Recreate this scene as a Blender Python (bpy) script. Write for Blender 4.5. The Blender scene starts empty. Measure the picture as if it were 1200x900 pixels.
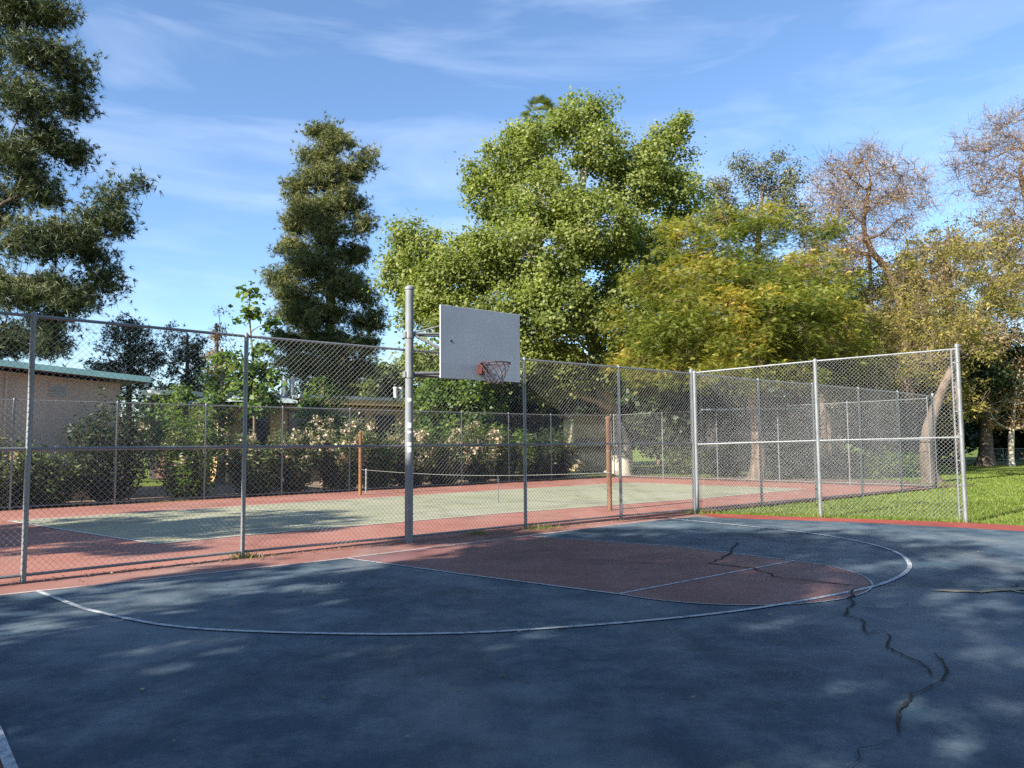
import bpy, math, random
import numpy as np
from mathutils import Vector
R_ = math.radians
C = bpy.context.scene.collection
SC = bpy.context.scene

# ---------------------------------------------------------------- camera
F_PX, CAM_H, PITCH, ROLL = 900.0, 1.72, R_(4.41), R_(0.43)
cam_d = bpy.data.cameras.new("camera")
cam = bpy.data.objects.new("camera", cam_d)
C.objects.link(cam)
cam_d.sensor_width = 36.0
cam_d.lens = 36.0 * F_PX / 1200.0
cam_d.clip_start = 0.05
cam_d.clip_end = 3000
cam.location = (0, 0, CAM_H)
from mathutils import Matrix
cam.rotation_euler = (Matrix.Rotation(math.pi / 2 + PITCH, 3, 'X') @ Matrix.Rotation(-ROLL, 3, 'Z')).to_euler()
SC.camera = cam

# ---------------------------------------------------------------- sky, sun, exposure
SUN_EL = R_(30.0)
LIGHT_DIR = np.array([0.735, 0.678])            # the way sunlight travels over the ground
sun_az = math.atan2(-LIGHT_DIR[0], -LIGHT_DIR[1])
w = bpy.data.worlds.new("World")
SC.world = w
w.use_nodes = True
nt = w.node_tree
bg = nt.nodes["Background"]
sky = nt.nodes.new("ShaderNodeTexSky")
sky.sky_type = 'NISHITA'
sky.sun_disc = False
sky.sun_elevation = SUN_EL
sky.sun_rotation = sun_az
sky.air_density = 1.0
sky.dust_density = 0.0
sky.ozone_density = 4.5
tc = nt.nodes.new("ShaderNodeTexCoord")
mp = nt.nodes.new("ShaderNodeMapping")
mp.inputs['Rotation'].default_value = (R_(8), R_(-6), R_(-25))
mp.inputs['Scale'].default_value = (1.5, 1.2, 7.5)
nt.links.new(tc.outputs['Generated'], mp.inputs['Vector'])
nz = nt.nodes.new("ShaderNodeTexNoise")
nz.inputs['Scale'].default_value = 1.9
nz.inputs['Detail'].default_value = 7
nz.inputs['Roughness'].default_value = 0.55
nz.inputs['Distortion'].default_value = 0.5
nt.links.new(mp.outputs['Vector'], nz.inputs['Vector'])
cr = nt.nodes.new("ShaderNodeValToRGB")
cr.color_ramp.elements[0].position = 0.46
cr.color_ramp.elements[0].color = (0, 0, 0, 1)
cr.color_ramp.elements[1].position = 0.80
cr.color_ramp.elements[1].color = (0.36, 0.36, 0.36, 1)
nt.links.new(nz.outputs['Fac'], cr.inputs['Fac'])
mx = nt.nodes.new("ShaderNodeMix")
mx.data_type = 'RGBA'
nt.links.new(cr.outputs['Color'], mx.inputs['Factor'])
nt.links.new(sky.outputs['Color'], mx.inputs[6])
mx.inputs[7].default_value = (4.6, 5.3, 6.6, 1)       # thin cirrus
nt.links.new(mx.outputs[2], bg.inputs['Color'])
bg.inputs['Strength'].default_value = 0.096

sd = bpy.data.lights.new("sun", 'SUN')
sd.energy = 5.0
sd.angle = R_(0.53)
sd.color = (1.0, 0.93, 0.82)
sun = bpy.data.objects.new("sun", sd)
C.objects.link(sun)
sun.rotation_euler = Vector((LIGHT_DIR[0] * math.cos(SUN_EL), LIGHT_DIR[1] * math.cos(SUN_EL), -math.sin(SUN_EL))).to_track_quat('-Z', 'Y').to_euler()
vs = SC.view_settings
vs.view_transform = 'Standard'
vs.look = 'None'
vs.exposure = 1.36
vs.gamma = 1.0
SC.cycles.max_bounces = 6
SC.cycles.diffuse_bounces = 4
SC.cycles.glossy_bounces = 2
SC.cycles.transmission_bounces = 3
SC.cycles.transparent_max_bounces = 4
SC.cycles.use_denoising = False
SC.cycles.use_adaptive_sampling = False
SC.cycles.sample_clamp_indirect = 2.0
SC.cycles.caustics_reflective = False
SC.cycles.caustics_refractive = False

# ---------------------------------------------------------------- measuring helpers (a survey of the ground from the photo)
def ray(x, y):
    cp, sp = math.cos(PITCH), math.sin(PITCH)
    f = np.array([0, cp, sp]); u0 = np.array([0, -sp, cp]); r0 = np.array([1.0, 0, 0])
    r = math.cos(ROLL) * r0 - math.sin(ROLL) * u0
    u = math.sin(ROLL) * r0 + math.cos(ROLL) * u0
    return f + r * ((x - 600) / F_PX) - u * ((y - 450) / F_PX)
def gp(x, y, z=0.0):
    d = ray(x, y); t = (z - CAM_H) / d[2]
    return np.array([0, 0, CAM_H]) + d * t
def at(x, y, Y):
    d = ray(x, y)
    return np.array([0, 0, CAM_H]) + d * (Y / d[1])
ANG = R_(39.2)                                     # the courts' long fence runs this way
UU = np.array([math.cos(ANG), math.sin(ANG)]); NN = np.array([-math.sin(ANG), math.cos(ANG)])
OO = np.array([-1.86, 13.7])
def ct(u, n, z=0.0):                               # court frame: u along the fence, n towards the tennis court
    p = OO + UU * u + NN * n
    return np.array([p[0], p[1], z])

# ---------------------------------------------------------------- mesh helpers
class MB:
    def __init__(s): s.v = []; s.f = []; s.n = 0
    def add(s, v, f):
        v = np.asarray(v, float).reshape(-1, 3)
        s.v.append(v)
        s.f.extend([tuple(int(i) + s.n for i in q) for q in f])
        s.n += len(v)
    def box(s, c, size, rz=0.0, axes=None):
        x, y, z = [k / 2 for k in size]
        p = np.array([[a * x, b * y, d * z] for d in (-1, 1) for b in (-1, 1) for a in (-1, 1)])
        if axes is not None: p = p @ np.array(axes)
        elif rz:
            ca, sa = math.cos(rz), math.sin(rz)
            p = p @ np.array([[ca, sa, 0], [-sa, ca, 0], [0, 0, 1]])
        s.add(p + np.asarray(c), [(0, 2, 3, 1), (4, 5, 7, 6), (0, 1, 5, 4), (2, 6, 7, 3), (0, 4, 6, 2), (1, 3, 7, 5)])
    def tube(s, pts, rad, k=8, cap=True):
        pts = [np.asarray(p, float) for p in pts]
        if np.isscalar(rad): rad = [rad] * len(pts)
        rings = []
        ref = None
        for i, p in enumerate(pts):
            a = pts[max(0, i - 1)]; b = pts[min(len(pts) - 1, i + 1)]
            t = b - a; t = t / (np.linalg.norm(t) + 1e-9)
            if ref is None:
                ref = np.array([0, 0, 1.0]) if abs(t[2]) < 0.9 else np.array([1.0, 0, 0])
            e1 = np.cross(ref, t); e1 /= np.linalg.norm(e1) + 1e-9
            e2 = np.cross(t, e1); ref = e2 if False else ref
            th = np.arange(k) * 2 * math.pi / k
            rings.append(p + rad[i] * (np.cos(th)[:, None] * e1 + np.sin(th)[:, None] * e2))
        f = []
        for i in range(len(pts) - 1):
            for j in range(k):
                j2 = (j + 1) % k
                f.append((i * k + j, i * k + j2, (i + 1) * k + j2, (i + 1) * k + j))
        if cap:
            f.append(tuple(range(k - 1, -1, -1))); m = (len(pts) - 1) * k
            f.append(tuple(range(m, m + k)))
        s.add(np.concatenate(rings), f)
    def ring(s, c, r, tr, n=28, k=8, axis='z'):
        V = []; f = []
        for i in range(n):
            a = 2 * math.pi * i / n
            for j in range(k):
                b = 2 * math.pi * j / k
                V.append((c[0] + (r + tr * math.cos(b)) * math.cos(a), c[1] + (r + tr * math.cos(b)) * math.sin(a), c[2] + tr * math.sin(b)))
                f.append((i * k + j, ((i + 1) % n) * k + j, ((i + 1) % n) * k + (j + 1) % k, i * k + (j + 1) % k))
        s.add(V, f)
    def poly(s, pts):
        s.add(pts, [tuple(range(len(pts)))])
    def mesh(s, name):
        me = bpy.data.meshes.new(name)
        me.from_pydata(np.concatenate(s.v).tolist(), [], s.f)
        me.update()
        return me

def link(name, me, mat, parent=None, smooth=False, bevel=0.0):
    o = bpy.data.objects.new(name, me)
    C.objects.link(o)
    if mat is not None: me.materials.append(mat)
    if parent is not None:
        o.parent = parent
        off = Vector((0, 0, 0)); q = parent
        while q is not None: off += q.location; q = q.parent
        me.transform(Matrix.Translation(-off))
    if smooth:
        me.polygons.foreach_set('use_smooth', [True] * len(me.polygons))
        me.set_sharp_from_angle(angle=R_(40))
    if bevel:
        b = o.modifiers.new('bevel', 'BEVEL'); b.width = bevel; b.segments = 2; b.limit_method = 'ANGLE'
    return o
def build(name, mb, mat, parent=None, smooth=False, bevel=0.0):
    return link(name, mb.mesh(name), mat, parent, smooth, bevel)
def tag(o, label, cat, group=None, kind=None):
    if label: o['label'] = label
    if cat: o['category'] = cat
    if group: o['group'] = group
    if kind: o['kind'] = kind
    return o
def thing(name, label, cat, loc, group=None):
    o = bpy.data.objects.new(name, None); C.objects.link(o)
    o.empty_display_size = 0.2
    o.location = Vector([float(k) for k in loc])
    return tag(o, label, cat, group)
def struct(name, mb, mat, kind='structure', **k):
    o = build(name, mb, mat, None, **k); o['kind'] = kind
    return o
def mesh_np(name, V, F, att=None):
    V = np.ascontiguousarray(V, np.float32); F = np.ascontiguousarray(F, np.int32)
    me = bpy.data.meshes.new(name)
    m, k = F.shape
    me.vertices.add(len(V)); me.vertices.foreach_set('co', V.ravel())
    me.loops.add(m * k); me.loops.foreach_set('vertex_index', F.ravel())
    me.polygons.add(m); me.polygons.foreach_set('loop_start', np.arange(0, m * k, k, dtype=np.int32))
    me.update(calc_edges=True)
    if att is not None:
        a = me.attributes.new('tint', 'FLOAT', 'FACE'); a.data.foreach_set('value', np.ascontiguousarray(att, np.float32))
    return me

# ---------------------------------------------------------------- materials
def nodes(name):
    m = bpy.data.materials.new(name); m.use_nodes = True
    return m, m.node_tree, m.node_tree.nodes['Principled BSDF']
def ramp(nt, src, stops):
    r = nt.nodes.new('ShaderNodeValToRGB')
    e = r.color_ramp.elements
    while len(e) < len(stops): e.new(0.5)
    for el, (p, c) in zip(e, stops):
        el.position = p; el.color = (*c, 1) if len(c) == 3 else c
    nt.links.new(src, r.inputs['Fac'])
    return r.outputs['Color']
def noise(nt, scale, detail=4, rough=0.55, vec=None, stretch=None, rot=0.0):
    t = nt.nodes.new('ShaderNodeTexCoord'); out = t.outputs['Object']
    if stretch is not None:
        m = nt.nodes.new('ShaderNodeMapping'); m.inputs['Scale'].default_value = stretch
        m.inputs['Rotation'].default_value = (0, 0, rot)
        nt.links.new(out, m.inputs['Vector']); out = m.outputs['Vector']
    n = nt.nodes.new('ShaderNodeTexNoise')
    n.inputs['Scale'].default_value = scale; n.inputs['Detail'].default_value = detail; n.inputs['Roughness'].default_value = rough
    nt.links.new(out, n.inputs['Vector'])
    return n.outputs['Fac']
def mixc(nt, fac, a, b, mode='MIX'):
    m = nt.nodes.new('ShaderNodeMix'); m.data_type = 'RGBA'; m.blend_type = mode
    for sock, v in ((m.inputs[0], fac), (m.inputs[6], a), (m.inputs[7], b)):
        if isinstance(v, (int, float)): sock.default_value = v
        elif isinstance(v, tuple): sock.default_value = (*v, 1)
        else: nt.links.new(v, sock)
    return m.outputs[2]
def bump(nt, bsdf, h, strength=0.3, dist=0.01):
    b = nt.nodes.new('ShaderNodeBump'); b.inputs['Strength'].default_value = strength; b.inputs['Distance'].default_value = dist
    nt.links.new(h, b.inputs['Height']); nt.links.new(b.outputs['Normal'], bsdf.inputs['Normal'])
def plain(name, col, rough=0.6, metal=0.0, var=0.25, scale=6.0, bmp=0.0, spec=None):
    m, nt, b = nodes(name)
    d = tuple(c * (1 - var) for c in col); l = tuple(min(1, c * (1 + var)) for c in col)
    c = ramp(nt, noise(nt, scale, 6, 0.6), [(0.3, d), (0.7, l)])
    nt.links.new(c, b.inputs['Base Color'])
    b.inputs['Roughness'].default_value = rough; b.inputs['Metallic'].default_value = metal
    if spec is not None: b.inputs['Specular IOR Level'].default_value = spec
    if bmp: bump(nt, b, noise(nt, scale * 6, 4), bmp, 0.01)
    return m
def court_mat(name, base, faded, dark, rough=0.55, dust=(0.30, 0.27, 0.23), dust_amt=0.35, wear=0.6):
    m, nt, b = nodes(name)
    c = ramp(nt, noise(nt, 0.35, 6, 0.62), [(0.28, dark), (0.5, base), (0.72, faded)])
    blot = ramp(nt, noise(nt, 1.7, 9, 0.78), [(0.44, (0, 0, 0)), (0.66, (wear, wear, wear))])
    c = mixc(nt, blot, c, faded)
    st = ramp(nt, noise(nt, 0.8, 5, 0.6, stretch=(1, 0.18, 1), rot=ANG), [(0.5, (0, 0, 0)), (0.75, (dust_amt,) * 3)])
    c = mixc(nt, st, c, dust)
    gr = ramp(nt, noise(nt, 55, 5, 0.8), [(0.3, (0.86,) * 3), (0.7, (1.14,) * 3)])
    c = mixc(nt, 1.0, c, gr, 'MULTIPLY')
    sp = ramp(nt, noise(nt, 6, 6, 0.8), [(0.26, (0.5,) * 3), (0.42, (1,) * 3)])
    c = mixc(nt, 1.0, c, sp, 'MULTIPLY')
    sc_ = ramp(nt, noise(nt, 2.6, 10, 0.85, stretch=(1, 5, 1), rot=0.4), [(0.60, (0, 0, 0)), (0.70, (0.45,) * 3)])
    c = mixc(nt, sc_, c, faded)
    wst = ramp(nt, noise(nt, 0.22, 3, 0.5), [(0.47, (1, 1, 1)), (0.50, (0.72,) * 3), (0.53, (1, 1, 1))])
    c = mixc(nt, 0.7, c, wst, 'MULTIPLY')
    nt.links.new(c, b.inputs['Base Color'])
    b.inputs['Roughness'].default_value = rough
    b.inputs['Specular IOR Level'].default_value = 0.28
    bump(nt, b, noise(nt, 130, 4, 0.75), 0.25, 0.003)
    return m
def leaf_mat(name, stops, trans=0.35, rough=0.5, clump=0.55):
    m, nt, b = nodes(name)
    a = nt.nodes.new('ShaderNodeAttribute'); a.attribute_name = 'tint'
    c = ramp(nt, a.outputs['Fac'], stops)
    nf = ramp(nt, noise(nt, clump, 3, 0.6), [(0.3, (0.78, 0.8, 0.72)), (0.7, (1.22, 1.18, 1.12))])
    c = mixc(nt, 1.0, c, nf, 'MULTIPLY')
    nt.links.new(c, b.inputs['Base Color'])
    b.inputs['Roughness'].default_value = rough
    b.inputs['Specular IOR Level'].default_value = 0.35
    tr = nt.nodes.new('ShaderNodeBsdfTranslucent')
    g = mixc(nt, 1.0, c, (1.15, 1.25, 0.55), 'MULTIPLY')
    nt.links.new(g, tr.inputs['Color'])
    mx = nt.nodes.new('ShaderNodeMixShader'); mx.inputs[0].default_value = trans
    nt.links.new(b.outputs[0], mx.inputs[1]); nt.links.new(tr.outputs[0], mx.inputs[2])
    nt.links.new(mx.outputs[0], nt.nodes['Material Output'].inputs['Surface'])
    return m
def bark_mat(name, c1, c2, scale=3.0, rot=(1, 1, 0.25), bmp=0.6, pos=(0.38, 0.6)):
    m, nt, b = nodes(name)
    h = noise(nt, scale, 7, 0.65, stretch=rot)
    nt.links.new(ramp(nt, h, [(pos[0], c1), (pos[1], c2)]), b.inputs['Base Color'])
    b.inputs['Roughness'].default_value = 0.85
    b.inputs['Specular IOR Level'].default_value = 0.2
    bump(nt, b, h, bmp, 0.05)
    return m

M = {}
M['blue'] = court_mat('blue_court_paint', (0.031, 0.062, 0.092), (0.165, 0.20, 0.22), (0.016, 0.037, 0.060), 0.6, dust_amt=0.25)
M['key'] = court_mat('maroon_key_paint', (0.19, 0.082, 0.076), (0.27, 0.145, 0.13), (0.125, 0.056, 0.06), 0.55, dust=(0.2, 0.2, 0.22), dust_amt=0.25)
M['apron'] = court_mat('red_apron_paint', (0.26, 0.115, 0.09), (0.31, 0.17, 0.135), (0.19, 0.08, 0.064), 0.65, dust_amt=0.5)
M['tred'] = court_mat('red_tennis_paint', (0.32, 0.135, 0.10), (0.36, 0.18, 0.14), (0.26, 0.105, 0.08), 0.7, dust_amt=0.3)
M['border'] = court_mat('red_border_paint', (0.30, 0.055, 0.038), (0.34, 0.10, 0.075), (0.21, 0.045, 0.035), 0.6, dust_amt=0.2)
M['tgreen'] = court_mat('green_tennis_paint', (0.285, 0.285, 0.185), (0.34, 0.335, 0.24), (0.235, 0.24, 0.155), 0.7, dust_amt=0.3, wear=0.5)
def line_mat(name, col, thin, grad=0.5):
    m, nt, b = nodes(name)
    c = ramp(nt, noise(nt, 11, 8, 0.75), [(0.36, thin), (0.52, col)])
    nt.links.new(c, b.inputs['Base Color']); b.inputs['Roughness'].default_value = 0.6
    return m
M['line'] = line_mat('white_line_paint', (0.44, 0.46, 0.47), (0.13, 0.16, 0.20))
M['tline'] = line_mat('tennis_line_paint', (0.66, 0.67, 0.62), (0.45, 0.46, 0.38))
M['crack'] = plain('crack_dirt', (0.016, 0.013, 0.011), 0.95, var=0.5, scale=14, bmp=0.5)
M['sand'] = plain('crack_silt', (0.30, 0.24, 0.16), 0.95, var=0.4, scale=9)
def grass_mat():
    m, nt, b = nodes('lawn_grass')
    c = ramp(nt, noise(nt, 0.25, 7, 0.65), [(0.3, (0.105, 0.155, 0.027)), (0.5, (0.15, 0.205, 0.038)), (0.7, (0.215, 0.245, 0.06))])
    g = ramp(nt, noise(nt, 30, 5, 0.75), [(0.3, (0.5, 0.5, 0.45)), (0.7, (1.35, 1.3, 1.15))])
    nt.links.new(mixc(nt, 1.0, c, g, 'MULTIPLY'), b.inputs['Base Color'])
    b.inputs['Roughness'].default_value = 0.9; b.inputs['Specular IOR Level'].default_value = 0.1
    bump(nt, b, noise(nt, 42, 5, 0.75), 0.9, 0.05)
    return m
M['grass'] = grass_mat()
M['dirt'] = plain('bare_earth', (0.19, 0.135, 0.085), 0.95, var=0.5, scale=2.2, bmp=0.8)
M['mulch'] = plain('bark_mulch', (0.13, 0.065, 0.04), 0.95, var=0.6, scale=16, bmp=1.0)
def steel(name, col, metal=0.35, rough=0.5):
    m, nt, b = nodes(name)
    c = ramp(nt, noise(nt, 4, 8, 0.7), [(0.3, tuple(k * 0.68 for k in col)), (0.65, col)])
    st = ramp(nt, noise(nt, 5, 5, 0.6, stretch=(6, 6, 0.4)), [(0.55, (1, 1, 1)), (0.75, (0.62, 0.58, 0.53))])
    nt.links.new(mixc(nt, 1.0, c, st, 'MULTIPLY'), b.inputs['Base Color'])
    b.inputs['Metallic'].default_value = metal; b.inputs['Roughness'].default_value = rough
    return m
M['galv'] = steel('galvanised_steel', (0.255, 0.27, 0.275))
M['wire'] = plain('galvanised_wire', (0.36, 0.37, 0.37), 0.45, 0.35, var=0.15, scale=5)
M['pole'] = steel('grey_pole_steel', (0.215, 0.235, 0.25), 0.0, 0.6)
def board_mat():
    m, nt, b = nodes('white_board_enamel')
    c = ramp(nt, noise(nt, 1.2, 6, 0.65), [(0.3, (0.38, 0.405, 0.45)), (0.7, (0.47, 0.495, 0.54))])
    st = ramp(nt, noise(nt, 7, 4, 0.6, stretch=(1, 1, 0.08)), [(0.56, (0, 0, 0)), (0.78, (0.35,) * 3)])
    c = mixc(nt, st, c, (0.33, 0.30, 0.27))
    sc_ = ramp(nt, noise(nt, 4, 4, 0.6), [(0.60, (0, 0, 0)), (0.75, (0.25,) * 3)])
    c = mixc(nt, sc_, c, (0.30, 0.29, 0.29))
    nt.links.new(c, b.inputs['Base Color']); b.inputs['Roughness'].default_value = 0.45
    return m
M['board'] = board_mat()
M['rust'] = plain('rusty_rim_paint', (0.05, 0.02, 0.02), 0.6, 0.1, var=0.5, scale=18)
M['orange'] = plain('red_bracket_paint', (0.075, 0.017, 0.013), 0.5, 0.0, var=0.3, scale=12)
M['chain'] = plain('dull_net_chain', (0.085, 0.065, 0.075), 0.6, 0.3, var=0.3, scale=30)
M['sticker'] = plain('white_sticker', (0.75, 0.75, 0.72), 0.6, var=0.1)
M['wood'] = bark_mat('brown_post_wood', (0.11, 0.056, 0.031), (0.20, 0.11, 0.06), 6, (1, 1, 0.12), 0.3)
M['wood2'] = bark_mat('orange_post_wood', (0.17, 0.078, 0.034), (0.28, 0.135, 0.06), 6, (1, 1, 0.12), 0.3)
M['rope'] = plain('pale_net_cord', (0.24, 0.24, 0.22), 0.8)
def stucco():
    m, nt, b = nodes('tan_stucco')
    c = ramp(nt, noise(nt, 1.2, 7, 0.65), [(0.3, (0.52, 0.395, 0.30)), (0.7, (0.64, 0.49, 0.375))])
    st = ramp(nt, noise(nt, 2.2, 6, 0.7, stretch=(1, 1, 0.12)), [(0.52, (0, 0, 0)), (0.72, (0.5,) * 3)])
    c = mixc(nt, st, c, (0.36, 0.28, 0.22))
    nt.links.new(c, b.inputs['Base Color']); b.inputs['Roughness'].default_value = 0.9
    bump(nt, b, noise(nt, 30, 4), 0.4, 0.01)
    return m
M['stucco'] = stucco()
M['ochre'] = plain('ochre_wall_paint', (0.56, 0.37, 0.15), 0.85, var=0.14, scale=1.0, bmp=0.2)
M['teal'] = plain('teal_fascia_paint', (0.34, 0.62, 0.58), 0.6, var=0.12, scale=2)
M['roofgrey'] = plain('grey_green_roof', (0.30, 0.35, 0.33), 0.75, var=0.25, scale=2.5, bmp=0.3)
M['white'] = plain('white_trim_paint', (0.74, 0.74, 0.72), 0.6, var=0.06)
M['brownwood'] = plain('brown_trim_paint', (0.16, 0.075, 0.04), 0.7, var=0.25)
def glass_dark():
    m, nt, b = nodes('dark_window_glass')
    b.inputs['Base Color'].default_value = (0.012, 0.014, 0.018, 1); b.inputs['Roughness'].default_value = 0.12
    return m
M['glass'] = glass_dark()
M['vent'] = plain('galvanised_vent', (0.42, 0.42, 0.40), 0.5, 0.3, var=0.2)
M['beige'] = plain('cream_stucco', (0.62, 0.49, 0.27), 0.9, var=0.12, scale=1.5)
M['dark'] = plain('dark_brown_paint', (0.05, 0.038, 0.03), 0.8)
# bark
M['bark_syc'] = bark_mat('mottled_sycamore_bark', (0.19, 0.155, 0.115), (0.47, 0.42, 0.34), 2.3, (1, 1, 0.6), 0.25, (0.40, 0.5))
M['bark_brown'] = bark_mat('brown_bark', (0.085, 0.06, 0.042), (0.23, 0.165, 0.12), 4, (1, 1, 0.2))
M['bark_tan'] = bark_mat('tan_bark', (0.085, 0.064, 0.047), (0.18, 0.138, 0.105), 3, (1, 1, 0.3))
M['bark_pale'] = bark_mat('pale_bark', (0.38, 0.32, 0.24), (0.62, 0.55, 0.44), 3, (1, 1, 0.4), 0.3)
M['bark_dark'] = bark_mat('dark_pine_bark', (0.045, 0.033, 0.026), (0.13, 0.095, 0.07), 5, (1, 1, 0.3))
M['bark_twig'] = bark_mat('pinkish_twig_bark', (0.075, 0.05, 0.036), (0.20, 0.135, 0.095), 4, (1, 1, 0.4), 0.3)
# leaves (tint: 0 = old, 1 = young)
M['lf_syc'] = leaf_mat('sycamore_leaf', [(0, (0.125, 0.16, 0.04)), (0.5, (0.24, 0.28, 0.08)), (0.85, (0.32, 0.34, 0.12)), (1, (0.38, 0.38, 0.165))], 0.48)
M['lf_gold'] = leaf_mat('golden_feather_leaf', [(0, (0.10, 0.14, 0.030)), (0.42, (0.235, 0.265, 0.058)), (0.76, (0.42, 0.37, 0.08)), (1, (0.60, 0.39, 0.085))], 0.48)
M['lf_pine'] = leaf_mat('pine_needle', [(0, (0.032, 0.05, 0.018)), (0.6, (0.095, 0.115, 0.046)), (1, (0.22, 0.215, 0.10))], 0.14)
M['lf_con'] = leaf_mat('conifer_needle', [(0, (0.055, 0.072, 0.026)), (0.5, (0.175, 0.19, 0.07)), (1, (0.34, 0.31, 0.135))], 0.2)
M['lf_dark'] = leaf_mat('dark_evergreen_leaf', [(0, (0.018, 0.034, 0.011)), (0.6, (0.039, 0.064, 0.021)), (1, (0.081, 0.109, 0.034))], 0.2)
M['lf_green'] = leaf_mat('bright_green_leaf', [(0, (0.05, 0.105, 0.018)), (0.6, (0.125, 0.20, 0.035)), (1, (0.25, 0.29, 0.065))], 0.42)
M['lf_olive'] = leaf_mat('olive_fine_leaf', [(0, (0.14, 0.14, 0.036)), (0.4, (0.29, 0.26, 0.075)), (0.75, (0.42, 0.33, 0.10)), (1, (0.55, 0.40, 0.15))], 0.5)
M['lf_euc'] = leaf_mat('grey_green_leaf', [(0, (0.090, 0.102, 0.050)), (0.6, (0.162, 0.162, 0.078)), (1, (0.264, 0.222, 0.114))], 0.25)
M['lf_orange'] = leaf_mat('tan_orange_leaf', [(0, (0.20, 0.125, 0.05)), (0.6, (0.36, 0.22, 0.10)), (1, (0.46, 0.30, 0.16))], 0.4)
M['lf_bud'] = leaf_mat('rusty_bud', [(0, (0.34, 0.22, 0.11)), (0.6, (0.54, 0.36, 0.18)), (1, (0.62, 0.44, 0.11))], 0.4)
M['lf_ole'] = leaf_mat('oleander_leaf', [(0, (0.045, 0.07, 0.024)), (0.6, (0.11, 0.145, 0.048)), (1, (0.22, 0.23, 0.09))], 0.3)
M['flower'] = leaf_mat('cream_flower', [(0, (0.44, 0.33, 0.25)), (0.5, (0.60, 0.47, 0.37)), (1, (0.70, 0.60, 0.50))], 0.3)
M['lf_grass'] = leaf_mat('grass_blade', [(0, (0.11, 0.16, 0.027)), (0.6, (0.17, 0.235, 0.042)), (1, (0.31, 0.31, 0.10))], 0.35)
M['lf_tan'] = leaf_mat('tan_thin_leaf', [(0, (0.20, 0.15, 0.075)), (0.5, (0.34, 0.255, 0.13)), (1, (0.46, 0.33, 0.14))], 0.45)
M['lf_dry'] = leaf_mat('dry_leaf', [(0, (0.10, 0.055, 0.025)), (0.6, (0.22, 0.13, 0.06)), (1, (0.40, 0.29, 0.16))], 0.15)

# ================================================================ THE GROUND
def sheet(name, pts, z, mat, kind='structure'):
    mb = MB(); mb.poly([(p[0], p[1], z) for p in pts]); return struct(name, mb, mat, kind)
mb = MB(); mb.poly([(-1500, -1500, -0.03), (1500, -1500, -0.03), (1500, 1500, -0.03), (-1500, 1500, -0.03)])
struct('ground', mb, M['grass'])
T_END = np.array([15.3, 27.85]); T_CORN = np.array([4.95, 38.6])
corner = np.array([4.41, 18.85])
sheet('planting_bed', [ct(-40, 13.45), ct(T_CORN @ UU * 0 + 17.4, 14.4), ct(19, 24), ct(-40, 24)], -0.016, M['dirt'])
sheet('mulch_bed', [(15.6, 28.0), (17.6, 29.4), (17.4, 33.2), (12.5, 36), (6.5, 41), (5.0, 39.2), (10.2, 33.2)], -0.012, M['mulch'])
tn = [ct(-40, 0.04), np.append(corner, 0), np.append(T_END, 0), np.append(T_CORN, 0), ct(-2, 13.38), ct(-40, 13.2)]
sheet('tennis_surround', tn, 0.0, M['tred'])
tg = [ct(-3.45, 2.75), ct(-1.9, 2.95), ct(4.45, 3.15), ct(12.3, 2.85), ct(18.5, 3.1), ct(17.6, 10.75), ct(9.9, 10.55), ct(0.4, 10.05), ct(-4.9, 9.6)]
sheet('tennis_court', tg, 0.004, M['tgreen'])
# blue court, red apron, red border beside the lawn
inner = [(4.61, 17.55), (7.2, 16.42), (8.84, 15.17), (9.56, 14.54), (21, 4.3), (30, -6)]
outer = [(4.45, 18.72), (6.9, 17.42), (9.42, 16.16), (10.16, 15.45), (21.6, 5.0), (30.8, -5.6)]
BL = [(-6.6, -0.99), (-2.7, -1.09), (-1.74, -1.08), (1.4, -0.86), (5.2, -0.58), (7.3, -0.62)]
sheet('court_apron', [ct(-40, -0.0), np.append(corner, 0)] + [(*p, 0) for p in outer] + [(30, -40, 0), (-40, -40, 0)], 0.0, M['apron'])
bl = [ct(*p) for p in BL]
left = [ct(-6.62, -40), ct(-6.62, -0.99)]
sheet('basketball_court', [left[0]] + bl + [(*p, 0) for p in inner] + [(30, -40, 0)], 0.004, M['blue'])
bord = [(*p, 0) for p in inner] + [(*p, 0) for p in reversed(outer)]
sheet('court_border', bord, 0.005, M['border'])
def smooth_poly(P, n=12):
    P = [np.asarray(p, float) for p in P]; out = []
    for i in range(len(P) - 1):
        p0 = P[max(i - 1, 0)]; p1 = P[i]; p2 = P[i + 1]; p3 = P[min(i + 2, len(P) - 1)]
        for k in range(n):
            t = k / n
            out.append(0.5 * ((2 * p1) + (-p0 + p2) * t + (2 * p0 - 5 * p1 + 4 * p2 - p3) * t * t + (-p0 + 3 * p1 - 3 * p2 + p3) * t ** 3))
    out.append(P[-1]); return out
def ribbon(mb, pts, width, z):
    pts = [np.asarray(p, float)[:2] for p in pts]; V = []
    wd = width if hasattr(width, '__len__') else [width] * len(pts)
    for i, p in enumerate(pts):
        t = pts[min(i + 1, len(pts) - 1)] - pts[max(i - 1, 0)]; t /= np.linalg.norm(t) + 1e-9
        q = np.array([-t[1], t[0]]) * wd[i] / 2
        V += [(*(p + q), z), (*(p - q), z)]
    mb.add(V, [(2 * i, 2 * i + 1, 2 * i + 3, 2 * i + 2) for i in range(len(pts) - 1)])
keyL = [ct(-1.74, -1.08), ct(-1.25, -3.4), ct(-0.70, -5.68)]
keyR = [ct(2.10, -0.82), ct(2.95, -3.6), ct(2.98, -5.67)]
fc = ct(1.14, -5.68)
arcpts = [fc + np.append(UU * 1.84 * math.cos(a) + NN * 1.80 * math.sin(a), 0) for a in np.linspace(math.pi, 2 * math.pi, 40)]
sheet('key_paint', keyL[:-1] + arcpts + keyR[::-1][1:], 0.008, M['key'])
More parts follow.
